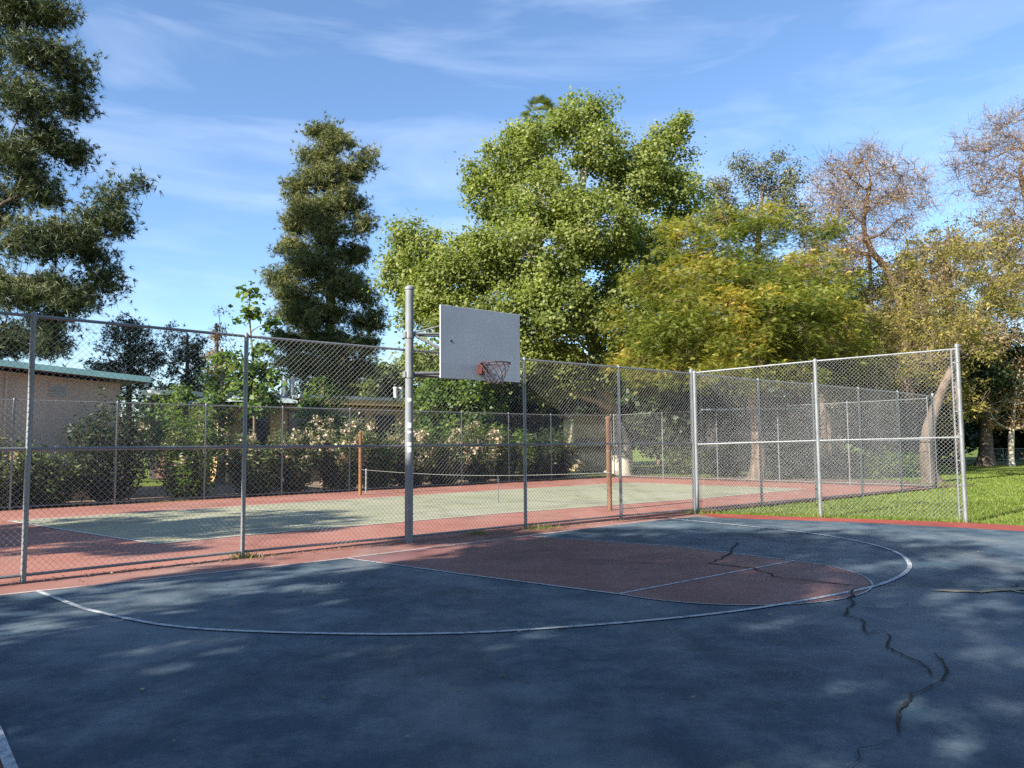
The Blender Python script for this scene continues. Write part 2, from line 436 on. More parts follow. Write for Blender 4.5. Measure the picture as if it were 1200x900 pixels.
lm = MB()
ribbon(lm, smooth_poly(bl, 4), 0.042, 0.014)
ribbon(lm, keyL, 0.042, 0.012); ribbon(lm, keyR, 0.034, 0.012)
struct('court_line', lm, M['line'])
lm = MB(); ribbon(lm, [ct(-0.70, -5.68), ct(2.98, -5.67)], 0.042, 0.0125); struct('free_throw_line', lm, M['line'])
lm = MB(); ribbon(lm, arcpts, 0.02, 0.0135); struct('key_arc_line', lm, M['line'])
arc3 = [(-5.74, -0.98), (-5.6, -1.9), (-5.46, -2.69), (-5.05, -3.9), (-4.45, -4.75), (-3.46, -5.72), (-2.41, -6.36), (-0.75, -7.0), (0.85, -7.28), (2.27, -7.32),
        (3.80, -6.92), (5.22, -5.92), (6.14, -4.29), (6.42, -2.5), (6.45, -0.62)]
lm = MB(); ribbon(lm, smooth_poly([ct(*p) for p in arc3], 8), 0.058, 0.0145); struct('three_point_line', lm, M['line'])
lm = MB(); ribbon(lm, [ct(-6.62, -30), ct(-6.62, -0.99)], 0.06, 0.0155); struct('court_sideline', lm, M['line'])
# tennis lines
tl = MB()
for P in ([ct(-3.45, 2.75), ct(-1.9, 2.95), ct(4.45, 3.15), ct(12.3, 2.85), ct(18.5, 3.1)], [ct(-4.9, 9.6), ct(0.4, 10.05), ct(9.9, 10.55), ct(17.6, 10.75)],
          [ct(-3.45, 2.75), ct(-4.9, 9.6)], [ct(18.5, 3.1), ct(17.6, 10.75)]):
    ribbon(tl, P, 0.055, 0.010)
for P in ([ct(-3.7, 3.75), ct(4.4, 4.15), ct(18.4, 4.1)], [ct(-4.6, 8.7), ct(9.9, 9.6), ct(17.7, 9.8)]):
    ribbon(tl, P, 0.05, 0.009)
for P in ([ct(1.2, 4.0), ct(0.6, 9.1)], [ct(13.4, 4.1), ct(12.9, 9.7)], [ct(0.9, 6.6), ct(13.1, 6.9)]):
    ribbon(tl, P, 0.05, 0.008)
struct('tennis_line', tl, M['tline'])
# cracks in the paving
rng = np.random.default_rng(7)
def crack(mb, pix, wmax, z, seed):
    r = np.random.default_rng(seed)
    P = [gp(*p)[:2] for p in pix]; W = []; Q = []
    for a, b in zip(P[:-1], P[1:]):
        n = max(1, int(np.linalg.norm(b - a) / 0.13)); t = b - a; q = np.array([-t[1], t[0]]); q /= np.linalg.norm(q) + 1e-9
        W += [a + t * k / n + q * r.normal(0, 0.028) * (k > 0) for k in range(n)]
    W.append(P[-1]); P = W
    for a, b in zip(P[:-1], P[1:]):
        n = max(2, int(np.linalg.norm(b - a) / 0.03)); t = b - a; q = np.array([-t[1], t[0]]); q /= np.linalg.norm(q) + 1e-9
        Q += [a + t * k / n + q * r.normal(0, 0.003) for k in range(n)]
    Q.append(P[-1]); n = len(Q)
    wd = wmax * np.clip(0.85 + 0.25 * np.interp(np.arange(n), np.arange(0, n, 4), r.normal(0, 1, len(np.arange(0, n, 4)))), 0.3, 1.4)
    wd *= np.clip(np.minimum(np.arange(n) + 1, n - np.arange(n)) / 6, 0.4, 1)
    ribbon(mb, Q, wd, z)
ck = MB()
A1 = [(862, 636), (858, 648), (846, 656), (830, 661), (858, 664), (885, 667), (905, 676), (960, 683), (1008, 688)]
A2 = [(1008, 688), (1050, 686), (1110, 689), (1160, 690), (1215, 684)]
B1 = [(1007, 690), (994, 702), (998, 711), (989, 722), (1008, 727), (1012, 735), (1017, 745)]
B2 = [(1034, 740), (1044, 748), (1039, 760), (1056, 769), (1078, 778), (1088, 786), (1093, 795)]
B3 = [(1102, 771), (1107, 781), (1111, 790), (1103, 801), (1083, 811), (1066, 824), (1053, 835), (1052, 850), (1054, 863)]
B4 = [(1054, 863), (1030, 877), (1008, 893), (992, 905)]
for i, (p, wv) in enumerate([(A1, 0.036), (A2, 0.02), (B1, 0.024), (B2, 0.021), (B3, 0.020), (B4, 0.008), ([(1017, 745), (1025, 742), (1034, 740)], 0.02), ([(655, 657), (700, 657), (735, 659), (770, 661)], 0.02), ([(1107, 781), (1096, 768), (1075, 765)], 0.012)]):
    crack(ck, p, wv, 0.0175 + i * 0.0004, 20 + i)
struct('pavement_crack', ck, M['crack'])
ck = MB()
crack(ck, [(1090, 693), (1150, 695), (1180, 692), (1230, 688)], 0.11, 0.0165, 41); crack(ck, [(1180, 692), (1230, 700)], 0.09, 0.0169, 42)
struct('crack_silt', ck, M['sand'])

# ================================================================ FENCES
def wires(p0, p1, z0, z1, dia=0.0040, pitch=0.084):
    """chain link between two posts: two sets of slanting wires as thin three-sided rods"""
    p0 = np.asarray(p0, float)[:2]; p1 = np.asarray(p1, float)[:2]
    L = np.linalg.norm(p1 - p0); t = (p1 - p0) / L; q = np.array([-t[1], t[0]]); Hh = z1 - z0
    V = []; F = []; n = 0
    for sgn in (1, -1):
        k = np.arange(-Hh if sgn > 0 else 0, (L if sgn > 0 else L + Hh), pitch)
        for s in k:
            if sgn > 0: a0, a1 = max(0, -s), min(Hh, L - s)
            else: a0, a1 = max(0, s - L), min(Hh, s)
            if a1 - a0 < 0.02: continue
            ends = []
            for a in (a0, a1):
                x = s + sgn * a
                ends.append((x, z0 + a))
            d = np.array([ends[1][0] - ends[0][0], ends[1][1] - ends[0][1]]); d /= np.linalg.norm(d)
            e = np.array([-d[1], d[0]])
            for (x, z) in ends:
                for ang in (90, 210, 330):
                    ca, sa = math.cos(R_(ang)) * dia / 2, math.sin(R_(ang)) * dia / 2
                    xx = x + e[0] * ca; zz = z + e[1] * ca; off = sa + sgn * dia * 0.45 + 0.026
                    P = p0 + t * xx - q * off
                    V.append((P[0], P[1], zz))
            F += [(n, n + 1, n + 4, n + 3), (n + 1, n + 2, n + 5, n + 4), (n + 2, n, n + 3, n + 5)]
            n += 6
    return mesh_np('mesh_panel', np.array(V), np.array(F))
def post_mb(p, z1, r):
    mb = MB(); p = np.asarray(p, float)
    mb.tube([(p[0], p[1], -0.02), (p[0], p[1], z1)], r, 12)
    return mb
def cap_mb(p, z1, r):
    mb = MB(); prof = [(1.18, -0.03), (1.2, 0.0), (1.05, 0.02), (0.7, 0.04), (0.25, 0.052)]
    mb.tube([(p[0], p[1], z1 + dz) for _, dz in prof], [r * k for k, _ in prof], 12)
    return mb
def fence(name, label, posts, heights, r=0.030, terms=(), mid=True, bottom=True, group=None, dia=0.0039, rr=0.021, midz=0.5, bandposts=()):
    root = thing(name, label, 'fence', (posts[0][0], posts[0][1], 0), group)
    for i, (p, H) in enumerate(zip(posts, heights)):
        rad = 0.044 if i in terms else r
        Hp = H + (0.06 if i in terms else 0.0)
        po = build('post', post_mb(p, Hp - 0.01, rad), M['galv'], root, smooth=True)
        build('post_cap', cap_mb(p, Hp, rad), M['galv'], po, smooth=True)
        if i in bandposts:
            j = i - 1 if i == len(posts) - 1 else i + 1
            t = np.array(posts[j][:2]) - np.array(p[:2]); t /= np.linalg.norm(t)
            tb = MB(); c = np.array(p[:2]) + t * 0.11
            tb.tube([(c[0], c[1], 0.06), (c[0], c[1], H - 0.02)], 0.019, 8)
            build('tension_bar', tb, M['galv'], root, smooth=True)
            for z in np.linspace(0.25, H - 0.3, 7):
                b = MB(); b.ring((p[0], p[1], z), rad + 0.002, 0.008, 14, 6)
                b.box((p[0] + t[0] * 0.08, p[1] + t[1] * 0.08, z), (0.1, 0.012, 0.025), math.atan2(t[1], t[0]))
                build('tension_band', b, M['galv'], root)
    for i in range(len(posts) - 1):
        a, b = np.array(posts[i][:2], float), np.array(posts[i + 1][:2], float)
        t = (b - a) / np.linalg.norm(b - a); q = np.array([-t[1], t[0]])
        ha, hb = heights[i], heights[i + 1]
        def rail(nm, za, zb, rad, off=0.0):
            mb = MB(); mb.tube([(*(a - q * off), za), (*(b - q * off), zb)], rad, 8)
            build(nm, mb, M['galv'], root, smooth=True)
        rail('top_rail', ha - 0.01, hb - 0.01, rr)
        if mid: rail('mid_rail', ha * midz, hb * midz, rr * 0.95)
        if bottom: rail('bottom_rail', 0.085, 0.085, rr * 0.9)
        me = wires(a, b, 0.06, min(ha, hb) - 0.01, dia)
        if abs(ha - hb) > 0.005:      # follow a rail that rises
            L = np.linalg.norm(b - a)
            for v in me.vertices:
                s = (np.array(v.co[:2]) - a) @ t / L
                v.co.z = 0.06 + (v.co.z - 0.06) * ((ha + (hb - ha) * s - 0.07) / (min(ha, hb) - 0.07))
        link('mesh_panel', me, M['wire'], root)
    return root
fp = [(27, 682), (284, 653), (477, 637.5), (616, 620), (728, 609), (814, 601)]
P0 = [gp(*p)[:2] for p in fp]
fd = (P0[1] - P0[0]) / np.linalg.norm(P0[1] - P0[0])
front = [P0[0] - fd * 5.6, P0[0] - fd * 2.8] + P0
front[4] = ct(-0.03, -0.09)[:2] * 1.013                        # a line post stands just behind the hoop's pole
fence('chain_link_fence', 'tall grey chain-link fence running between the blue basketball court and the tennis court',
      [tuple(p) for p in front], [3.44] * 4 + [3.42, 3.43, 3.43, 3.41], terms=(7,), midz=0.493, rr=0.022, r=0.034)
cont = [corner] + [gp(*p)[:2] for p in [(893, 593), (957, 587), (1011, 581.7), (1057, 577), (1098, 572)]]
cont[0] = corner + UU * 0.10
fence('chain_link_fence', 'grey chain-link fence continuing past the corner post between the lawn and the tennis court',
      [tuple(p) for p in cont], [3.40, 3.38, 3.37, 3.35, 3.34, 3.31], r=0.033, terms=(5,), midz=0.497)
wing = [corner + np.array([0.07, -0.06]), gp(962, 606)[:2], gp(1132, 612)[:2]]
fence('chain_link_fence', 'short bright chain-link fence wing angled from the corner post across the lawn edge',
      [tuple(p) for p in wing], [3.42, 3.56, 3.66], r=0.043, terms=(2,), bottom=False, midz=0.485, bandposts=(2,), dia=0.0042, rr=0.021)
ff = [(-150, 640), (20, 600), (142, 591), (244, 586.6), (331, 581), (411, 577.7), (459, 574)]
farp = [ct(-12.5, 13.0)[:2], ct(-9.9, 13.05)[:2], ct(-7.2, 13.1)[:2]] + [ct(-4.5 + 2.62 * k, 13.2 + 0.155 * k)[:2] for k in range(9)] + [T_CORN]
fence('chain_link_fence', 'back chain-link fence of the tennis court in front of the flowering bushes',
      [tuple(p) for p in farp], [3.02] * 12 + [3.1], r=0.028, midz=0.535, dia=0.0034, rr=0.018)
endp = [T_CORN + (T_END - T_CORN) * k for k in np.linspace(0.012, 0.985, 6)]
fence('chain_link_fence', 'far end chain-link fence of the tennis court in front of the sycamore trunk',
      [tuple(p) for p in endp], [3.1, 3.12, 3.15, 3.2, 3.22, 3.25], r=0.022, midz=0.535, dia=0.0034, rr=0.012)
lowp = [(31.5 + 2.6 * k, 54.0 - 0.35 * k) for k in range(7)]
fence('low_fence', 'low grey chain-link fence at the far edge of the lawn by the pale trunk', lowp, [1.1] * 7, r=0.03, mid=False, dia=0.006)

# ================================================================ BASKETBALL HOOP
pb = ct(-0.03, -0.09)
hoop = thing('basketball_hoop', 'basketball hoop with white rectangular backboard held off a tall grey pole', 'basketball hoop', pb)
mb = MB(); mb.tube([(pb[0], pb[1], -0.02), (pb[0], pb[1], 4.50)], 0.073, 20)
po = build('pole', mb, M['pole'], hoop, smooth=True)
build('pole_cap', cap_mb(pb, 4.51, 0.073), M['pole'], po, smooth=True)
for z, hh in ((2.50, 0.03), (2.05, 0.045), (1.72, 0.03), (1.62, 0.045), (1.93, 0.02)):
    mb = MB(); V = []
    for zz in (z - hh, z + hh):
        for a in np.linspace(-0.75, 0.2, 7): V.append((pb[0] + 0.0745 * math.sin(a + 0.55), pb[1] - 0.0745 * math.cos(a + 0.55), zz))
    mb.add(V, [(i, i + 1, i + 8, i + 7) for i in range(6)])
    s = build('sticker', mb, M['sticker'], po)
BN, BU0, BU1, BZ0, BZ1 = -0.56, 0.32, 2.15, 2.875, 4.185
def cbox(mb, u0, u1, n0, n1, z0, z1):
    c = ct((u0 + u1) / 2, (n0 + n1) / 2, (z0 + z1) / 2)
    mb.box(c, (u1 - u0, n1 - n0, z1 - z0), ANG)
mb = MB(); cbox(mb, BU0, BU1, BN, BN + 0.03, BZ0, BZ1)
bd = build('backboard', mb, M['board'], hoop, bevel=0.006)
mb = MB()
for z in (BZ0 + 0.02, (BZ0 + BZ1) / 2, BZ1 - 0.05): cbox(mb, BU0 + 0.02, BU1 - 0.02, BN + 0.032, BN + 0.075, z, z + 0.03)
for u in (BU0 + 0.03, 1.23, BU1 - 0.06): cbox(mb, u, u + 0.03, BN + 0.034, BN + 0.07, BZ0 + 0.055, BZ1 - 0.055)
build('back_frame', mb, M['pole'], bd)
mb = MB(); mb.tube([ct(0.55, BN - 0.004, 3.55), ct(0.55, BN + 0.001, 3.55)], 0.022, 10)
build('bolt', mb, M['dark'], bd)
def clamp(z):
    mb = MB(); mb.tube([(pb[0], pb[1], z - 0.06), (pb[0], pb[1], z + 0.06)], 0.088, 18)
    cbox(mb, -0.135, -0.09, -0.13, -0.03, z - 0.05, z + 0.05)
    build('clamp', mb, M['galv'], hoop, smooth=True)
clamp(3.66); clamp(2.95)
def arm(a, b, r=0.024):
    mb = MB(); mb.tube([a, b], r, 10); build('arm', mb, M['galv'], hoop, smooth=True)
arm(ct(0.03, -0.12, 3.70), ct(0.75, BN + 0.07, 3.93), 0.016)
arm(ct(0.04, -0.14, 3.68), ct(0.85, BN + 0.08, 3.72), 0.022)
arm(ct(0.05, -0.17, 3.64), ct(0.50, BN + 0.07, 3.36), 0.026)
arm(ct(0.02, -0.08, 3.66), ct(1.9, BN + 0.09, 3.74), 0.022)
arm(ct(0.04, -0.15, 2.97), ct(1.20, BN + 0.08, 3.02), 0.032)
arm(ct(0.02, -0.09, 2.93), ct(1.9, BN + 0.09, 2.95), 0.026)
rc = ct(1.22, BN - 0.42, 3.155); RR = 0.265
mb = MB(); mb.ring(rc, RR, 0.011, 40, 8)
for k in range(12):
    a = 2 * math.pi * k / 12 + 0.1
    mb.ring((rc[0] + RR * math.cos(a), rc[1] + RR * math.sin(a), rc[2] - 0.014), 0.013, 0.004, 8, 5)
rim = build('rim', mb, M['rust'], hoop, smooth=True)
mb = MB(); cbox(mb, 1.14, 1.30, BN - 0.11, BN - 0.002, 2.98, 3.16)
build('bracket', mb, M['orange'], hoop, bevel=0.006)
mb = MB()
for s in (-1, 1):
    mb.tube([ct(1.22 + s * 0.06, BN - 0.10, 3.03), ct(1.22 + s * 0.15, BN - 0.42 + 0.02, 3.14)], 0.009, 6)
    mb.tube([ct(1.22 + s * 0.07, BN - 0.10, 3.15), ct(1.22 + s * 0.13, BN - 0.22, 3.155)], 0.011, 6)
build('rim_brace', mb, M['rust'], hoop)
mb = MB(); K = 12; lev = [(3.135, 0.262), (3.06, 0.23), (2.98, 0.195), (2.90, 0.163), (2.84, 0.142), (2.79, 0.132)]
for k in range(K):
    for sg in (1, -1):
        pts = []
        for i, (z, r) in enumerate(lev):
            a = 2 * math.pi * (k + sg * 0.5 * i) / K + 0.1
            pts.append((rc[0] + r * math.cos(a), rc[1] + r * math.sin(a), z))
        mb.tube(pts, 0.0058, 5)
build('net', mb, M['chain'], hoop)

# ================================================================ NET POSTS
def wood_post(px, mat, label, r):
    b = gp(*px[:2]); H = at(px[0], px[2], b[1])[2]
    o = thing('net_post', label, 'post', b, 'wooden net posts on the tennis court')
    mb = MB(); mb.tube([(b[0], b[1], -0.02), (b[0], b[1], H)], r, 12); build('shaft', mb, mat, o, smooth=True)
    build('cap', cap_mb((b[0], b[1]), H + 0.005, r), mat, o, smooth=True)
    for z in (0.95, 1.5):
        m2 = MB(); m2.ring((b[0], b[1], z), r, 0.008, 14, 6); build('hook_band', m2, M['galv'], o)
    return b, H
b1, H1 = wood_post((422, 580, 507), M['wood2'], 'orange-brown wooden net post at the far side of the tennis court by the bushes', 0.058)
b2, H2 = wood_post((714.5, 598, 490), M['wood'], 'brown wooden net post at the near side of the tennis court before the sycamore trunk', 0.064)
mb = MB(); pts = []
for k in range(25):
    t = k / 24; p = b1 * (1 - t) + b2 * t
    pts.append((p[0], p[1], (0.86 * (1 - t) + 0.95 * t) - 0.13 * math.sin(math.pi * t)))
mb.tube(pts, 0.006, 6)
tag(build('rope', mb, M['rope'], None), 'sagging pale net cord strung low between the two wooden net posts', 'cord')
m0 = np.array(pts[15])
mb = MB(); mb.box((m0[0], m0[1], m0[2] / 2 - 0.0), (0.022, 0.005, m0[2] - 0.02), ANG)
tag(build('centre_strap', mb, M['rope'], None), 'short pale strap hanging from the net cord to the green court', 'strap')
b3 = gp(429, 577)
o = thing('short_post', 'short thin grey steel post next to the orange-brown net post', 'post', b3)
build('shaft', post_mb(b3, 0.80, 0.035), M['galv'], o, smooth=True); build('cap', cap_mb(b3, 0.80, 0.035), M['galv'], o, smooth=True)

# ================================================================ BUILDINGS
def frame_boxes(org, e1, e2):
    ax = np.array([[e1[0], e1[1], 0], [e2[0], e2[1], 0], [0, 0, 1]])
    def bx(mb, a0, a1, d0, d1, z0, z1):
        p = np.array(org[:2]) + np.array(e1) * (a0 + a1) / 2 + np.array(e2) * (d0 + d1) / 2
        mb.box((p[0], p[1], (z0 + z1) / 2), (a1 - a0, d1 - d0, z1 - z0), axes=ax)
    return bx
# tan building with the sloping teal roof edge (far left)
hb = np.array([-15.7, 23.5])
house = thing('tan_building', 'tan stucco building with a sloping teal roof edge behind the back fence', 'building', (hb[0], hb[1], 0))
bx = frame_boxes(hb, UU, NN)
zl = lambda s: 4.32 - 0.075 * s
def slope_slab(mb, s0, s1, d0, d1, th, dz=0.0):
    V = []
    for z in (-th, 0):
        for d in (d0, d1):
            for s in (s0, s1):
                p = hb + UU * s + NN * d; V.append((p[0], p[1], zl(s) + z + dz))
    mb.add(V, [(0, 2, 3, 1), (4, 5, 7, 6), (0, 1, 5, 4), (2, 6, 7, 3), (0, 4, 6, 2), (1, 3, 7, 5)])
mb = MB(); V = []
for s, d in ((-9, 0), (3.35, 0), (3.35, 7), (-9, 7)):
    p = hb + UU * s + NN * d; V += [(p[0], p[1], 0), (p[0], p[1], zl(s) - 0.26)]
mb.add(V, [(0, 2, 3, 1), (2, 4, 5, 3), (4, 6, 7, 5), (6, 0, 1, 7), (1, 3, 5, 7)])
build('wall', mb, M['stucco'], house)
mb = MB(); slope_slab(mb, -9.6, 4.1, -0.55, 7.6, 0.09, 0.0); rf = build('roof', mb, M['roofgrey'], house)
mb = MB(); slope_slab(mb, -9.7, 4.15, -0.60, -0.553, 0.19, 0.02); build('fascia', mb, M['teal'], rf)
mb = MB(); slope_slab(mb, -9.5, 4.05, -0.53, -0.02, 0.05, -0.12); build('soffit', mb, M['brownwood'], rf)
vt = MB()
for s in (-0.15, ):
    p = hb + UU * s + NN * 0.8; vt.tube([(p[0], p[1], zl(s) - 0.05), (p[0], p[1], zl(s) + 0.42)], 0.09, 10)
build('chimney', vt, M['beige'], rf, smooth=True)
mb = MB(); bx(mb, 1.85, 1.92, -0.05, -0.004, 0.4, 1.3); bx(mb, 2.52, 2.59, -0.05, -0.004, 0.4, 1.3); bx(mb, 1.92, 2.52, -0.05, -0.004, 1.23, 1.3)
wn = build('window', mb, M['white'], house)
mb = MB(); bx(mb, 1.92, 2.52, -0.02, -0.005, 0.4, 1.23); build('pane', mb, M['glass'], wn)
mb = MB(); p = hb + UU * 0.15 - NN * 0.07; mb.tube([(p[0], p[1], 0.1), (p[0], p[1], zl(0.15) - 0.32)], 0.04, 8); build('downpipe', mb, M['stucco'], house, smooth=True)
mb = MB(); bx(mb, -0.75, -0.45, -0.14, -0.004, 3.55, 3.95); build('wall_lamp', mb, M['beige'], house, bevel=0.02)
mb = MB()
for k in range(7): bx(mb, 1.3, 1.75, -0.03, -0.004, 3.32 + k * 0.05, 3.35 + k * 0.05)
build('wall_vent', mb, M['vent'], house)
# ochre house
h2 = np.array([-12.0, 36.0])
hs = thing('ochre_house', 'low ochre house with a flat grey roof and roof vents behind the flowering bushes', 'house', (h2[0], h2[1], 0))
bx = frame_boxes(h2, UU, NN)
mb = MB(); bx(mb, -1.2, 8.9, 0, 7, 0, 3.64); build('wall', mb, M['ochre'], hs)
mb = MB(); bx(mb, 1.95, 9.8, -0.45, 7.6, 3.98, 4.14)
rf = build('roof', mb, M['roofgrey'], hs)
mb = MB(); bx(mb, 1.96, 9.8, -0.43, -0.39, 3.70, 3.978); bx(mb, 9.74, 9.78, -0.38, 7.5, 3.73, 3.978); build('fascia', mb, M['ochre'], rf)
mb = MB(); bx(mb, 1.97, 9.7, -0.385, -0.003, 3.70, 3.76); build('soffit', mb, M['brownwood'], rf)
V = []
mb = MB()
for (s, d, z) in ((-1.6, -1.4, 3.66), (1.9, -1.4, 3.66), (1.9, 7.6, 3.9), (-1.6, 7.6, 3.9), (-0.6, 1.2, 4.32), (1.0, 1.2, 4.32)):
    p = h2 + UU * s + NN * d; V.append((p[0], p[1], z))
mb.add(V, [(0, 1, 5, 4), (1, 2, 5), (2, 3, 4, 5), (3, 0, 4), (0, 3, 2, 1)])
build('hip_roof', mb, M['roofgrey'], rf)
for s in (1.62, 1.98, 7.85, 8.2):
    p = h2 + UU * s + NN * 0.6; hv = 0.85 if s < 2 else 0.6
    mb = MB(); mb.tube([(p[0], p[1], 4.10), (p[0], p[1], 4.12 + hv)], 0.12, 12); mb.tube([(p[0], p[1], 4.12 + hv), (p[0], p[1], 4.2 + hv)], [0.15, 0.13], 12)
    build('roof_vent', mb, M['vent'], rf, smooth=True)
for (a, b_, z0, z1) in ((1.6, 2.9, 0.9, 3.3), (4.0, 5.6, 0.9, 3.3), (6.2, 7.4, 1.3, 3.2), (-0.6, 0.6, 1.0, 3.1)):
    mb = MB(); bx(mb, a - 0.06, b_ + 0.06, -0.04, -0.004, z1, z1 + 0.07); bx(mb, a - 0.06, b_ + 0.06, -0.04, -0.004, z0 - 0.07, z0)
    bx(mb, a - 0.06, a, -0.04, -0.004, z0, z1); bx(mb, b_, b_ + 0.06, -0.04, -0.004, z0, z1); bx(mb, (a + b_) / 2 - 0.02, (a + b_) / 2 + 0.02, -0.04, -0.004, z0, z1)
    wn = build('window', mb, M['brownwood'], hs)
    mb = MB(); bx(mb, a, (a + b_) / 2 - 0.02, -0.015, -0.005, z0, z1); bx(mb, (a + b_) / 2 + 0.02, b_, -0.015, -0.005, z0, z1); build('pane', mb, M['glass'], wn)
# white roofed carport between the houses
h3 = at(172, 500, 40)[:2]
hs = thing('white_shed', 'small dark shed with a thin white roof between the tan building and the ochre house', 'shed', (*h3, 0))
bx = frame_boxes(h3, (1, 0), (0, 1))
mb = MB(); bx(mb, 0.2, 1.9, 0, 2.5, 0, 4.3); build('wall', mb, M['dark'], hs)
mb = MB(); bx(mb, -0.1, 2.2, -0.5, 2.9, 4.36, 4.6); build('roof', mb, M['white'], hs)
mb = MB(); bx(mb, 0.6, 1.4, -0.03, -0.003, 0.05, 2.1); build('door', mb, M['brownwood'], hs)
# cream building peeping behind the end fence
h4 = at(674, 560, 47)[:2]
hs = thing('cream_building', 'small sunlit cream building with a dark band seen beside the sycamore trunk', 'building', (*h4, 0))
bx = frame_boxes(h4, (0.995, 0.1), (-0.1, 0.995))
mb = MB(); bx(mb, 0, 2.1, 0, 4, 0, 3.3); build('wall', mb, M['beige'], hs)
mb = MB(); bx(mb, -0.2, 2.4, -0.25, 4.2, 3.305, 3.45); build('roof', mb, M['brownwood'], hs)
mb = MB(); bx(mb, -0.05, 2.6, -0.08, -0.004, 1.35, 2.0); wn = build('window', mb, M['brownwood'], hs)
mb = MB(); bx(mb, 0.1, 0.95, -0.09, -0.082, 1.42, 1.92); bx(mb, 1.05, 2.0, -0.09, -0.082, 1.42, 1.92); build('pane', mb, M['glass'], wn)
# long low building in the shade beyond the lawn
h5 = at(830, 560, 54)[:2]
hs = thing('dark_park_building', 'long dark low building with a thin pale eave beyond the end fence', 'building', (*h5, 0))
bx = frame_boxes(h5, (0.98, -0.18), (0.18, 0.98))
mb = MB(); bx(mb, 0, 9, 0, 5, 0, 3.8); build('wall', mb, M['dark'], hs)
mb = MB(); bx(mb, -0.4, 9.4, -0.8, 5.4, 3.9, 4.0); rf = build('roof', mb, M['roofgrey'], hs)
mb = MB(); bx(mb, -0.4, 9.4, -0.86, -0.804, 3.86, 4.0); build('eave', mb, M['white'], rf)

# ================================================================ TREES AND SHRUBS
def unit(v): return v / (np.linalg.norm(v, axis=-1, keepdims=True) + 1e-9)
def rand_dirs(r, n, up=0.0):
    d = r.normal(0, 1, (n, 3)); d = unit(d); d[:, 2] += up
    return unit(d)
def leaves_broad(r, P, size, droop=0.3, aspect=0.8, up=0.5, bias=None):
    """one folded five-cornered leaf per point"""
    n = len(P); s = size * (0.5 + r.beta(1.6, 2.6, n) * 1.4)[:, None]
    d = rand_dirs(r, n); d[:, 2] = d[:, 2] * 0.5 - droop; d = unit(d)
    nr = rand_dirs(r, n, up)
    if bias is not None: nr = unit(nr * 0.75 + bias)
    side = unit(np.cross(d, nr)); nn = np.cross(side, d)
    V = np.stack([P, P + d * s * 0.45 + side * s * aspect * 0.5 + nn * s * 0.10, P + d * s, P + d * s * 0.45 - side * s * aspect * 0.5 + nn * s * 0.10], 1)
    return V.reshape(-1, 3), np.arange(4 * n).reshape(n, 4)
def leaves_needle(r, P, size, k=11, wid=0.016, fan=0.75):
    """tufts of long needles"""
    n = len(P); ax = rand_dirs(r, n, 0.25)
    ax = np.repeat(ax, k, 0); B = np.repeat(P, k, 0)
    d = unit(ax + r.normal(0, fan, (n * k, 3)) * 0.75); d[:, 2] -= 0.12
    L = size * r.uniform(0.6, 1.2, (n * k, 1)); side = unit(np.cross(d, rand_dirs(r, n * k)))
    V = np.stack([B - side * wid, B + side * wid, B + d * L], 1)
    return V.reshape(-1, 3), np.arange(3 * n * k).reshape(n * k, 3)
def leaves_frond(r, P, size, pairs=9):
    """feathery compound leaves: arched stalk with two rows of leaflets"""
    n = len(P); d = rand_dirs(r, n); d[:, 2] = d[:, 2] * 0.5 + 0.15; d = unit(d)
    side = unit(np.cross(d, np.array([0, 0, 1.0]) + r.normal(0, 0.45, (n, 3)))); L = size * r.uniform(0.7, 1.25, n)
    V = []; 
    for j in range(pairs):
        t = (j + 1) / pairs
        c = P + d * (L * t)[:, None]; c[:, 2] -= 0.40 * L * t * t
        w_ = (size * 0.27 * math.sin(math.pi * (0.15 + 0.8 * t)))
        for sg in (1, -1):
            tip = c + side * sg * w_ + d * (0.5 * w_); tip[:, 2] -= 0.25 * w_
            b2 = c + d * (L / pairs * 0.62)[:, None]
            m1 = (c + tip) / 2 + d * (L / pairs * 0.5)[:, None]
            V.append(np.stack([c, b2, m1 * 0.5 + tip * 0.5, tip], 1))
    V = np.stack(V, 1)
    return V.reshape(-1, 3), np.arange(4 * n * pairs * 2).reshape(-1, 4)
def limb_path(r, a, b, n=5, wob=0.08, sag=0.0):
    a = np.asarray(a, float); b = np.asarray(b, float); L = np.linalg.norm(b - a)
    o = r.normal(0, wob * L, 3); o2 = r.normal(0, wob * 0.5 * L, 3); pts = []
    for k in range(n):
        t = k / (n - 1); s = math.sin(math.pi * t)
        p = a + (b - a) * t + o * s + o2 * math.sin(2 * math.pi * t); p[2] += sag * L * s
        pts.append(p)
    return pts
def lobe_px(Y, spec, flat=1.0):
    out = []
    for s in spec:
        px, py, rx, ry = s[:4]; yy = Y + (s[4] if len(s) > 4 else 0.0)
        c = at(px, py, yy); k = yy / F_PX
        out.append((c, np.array([rx * k, (rx + ry) / 2 * k * flat, ry * k])))
    return out
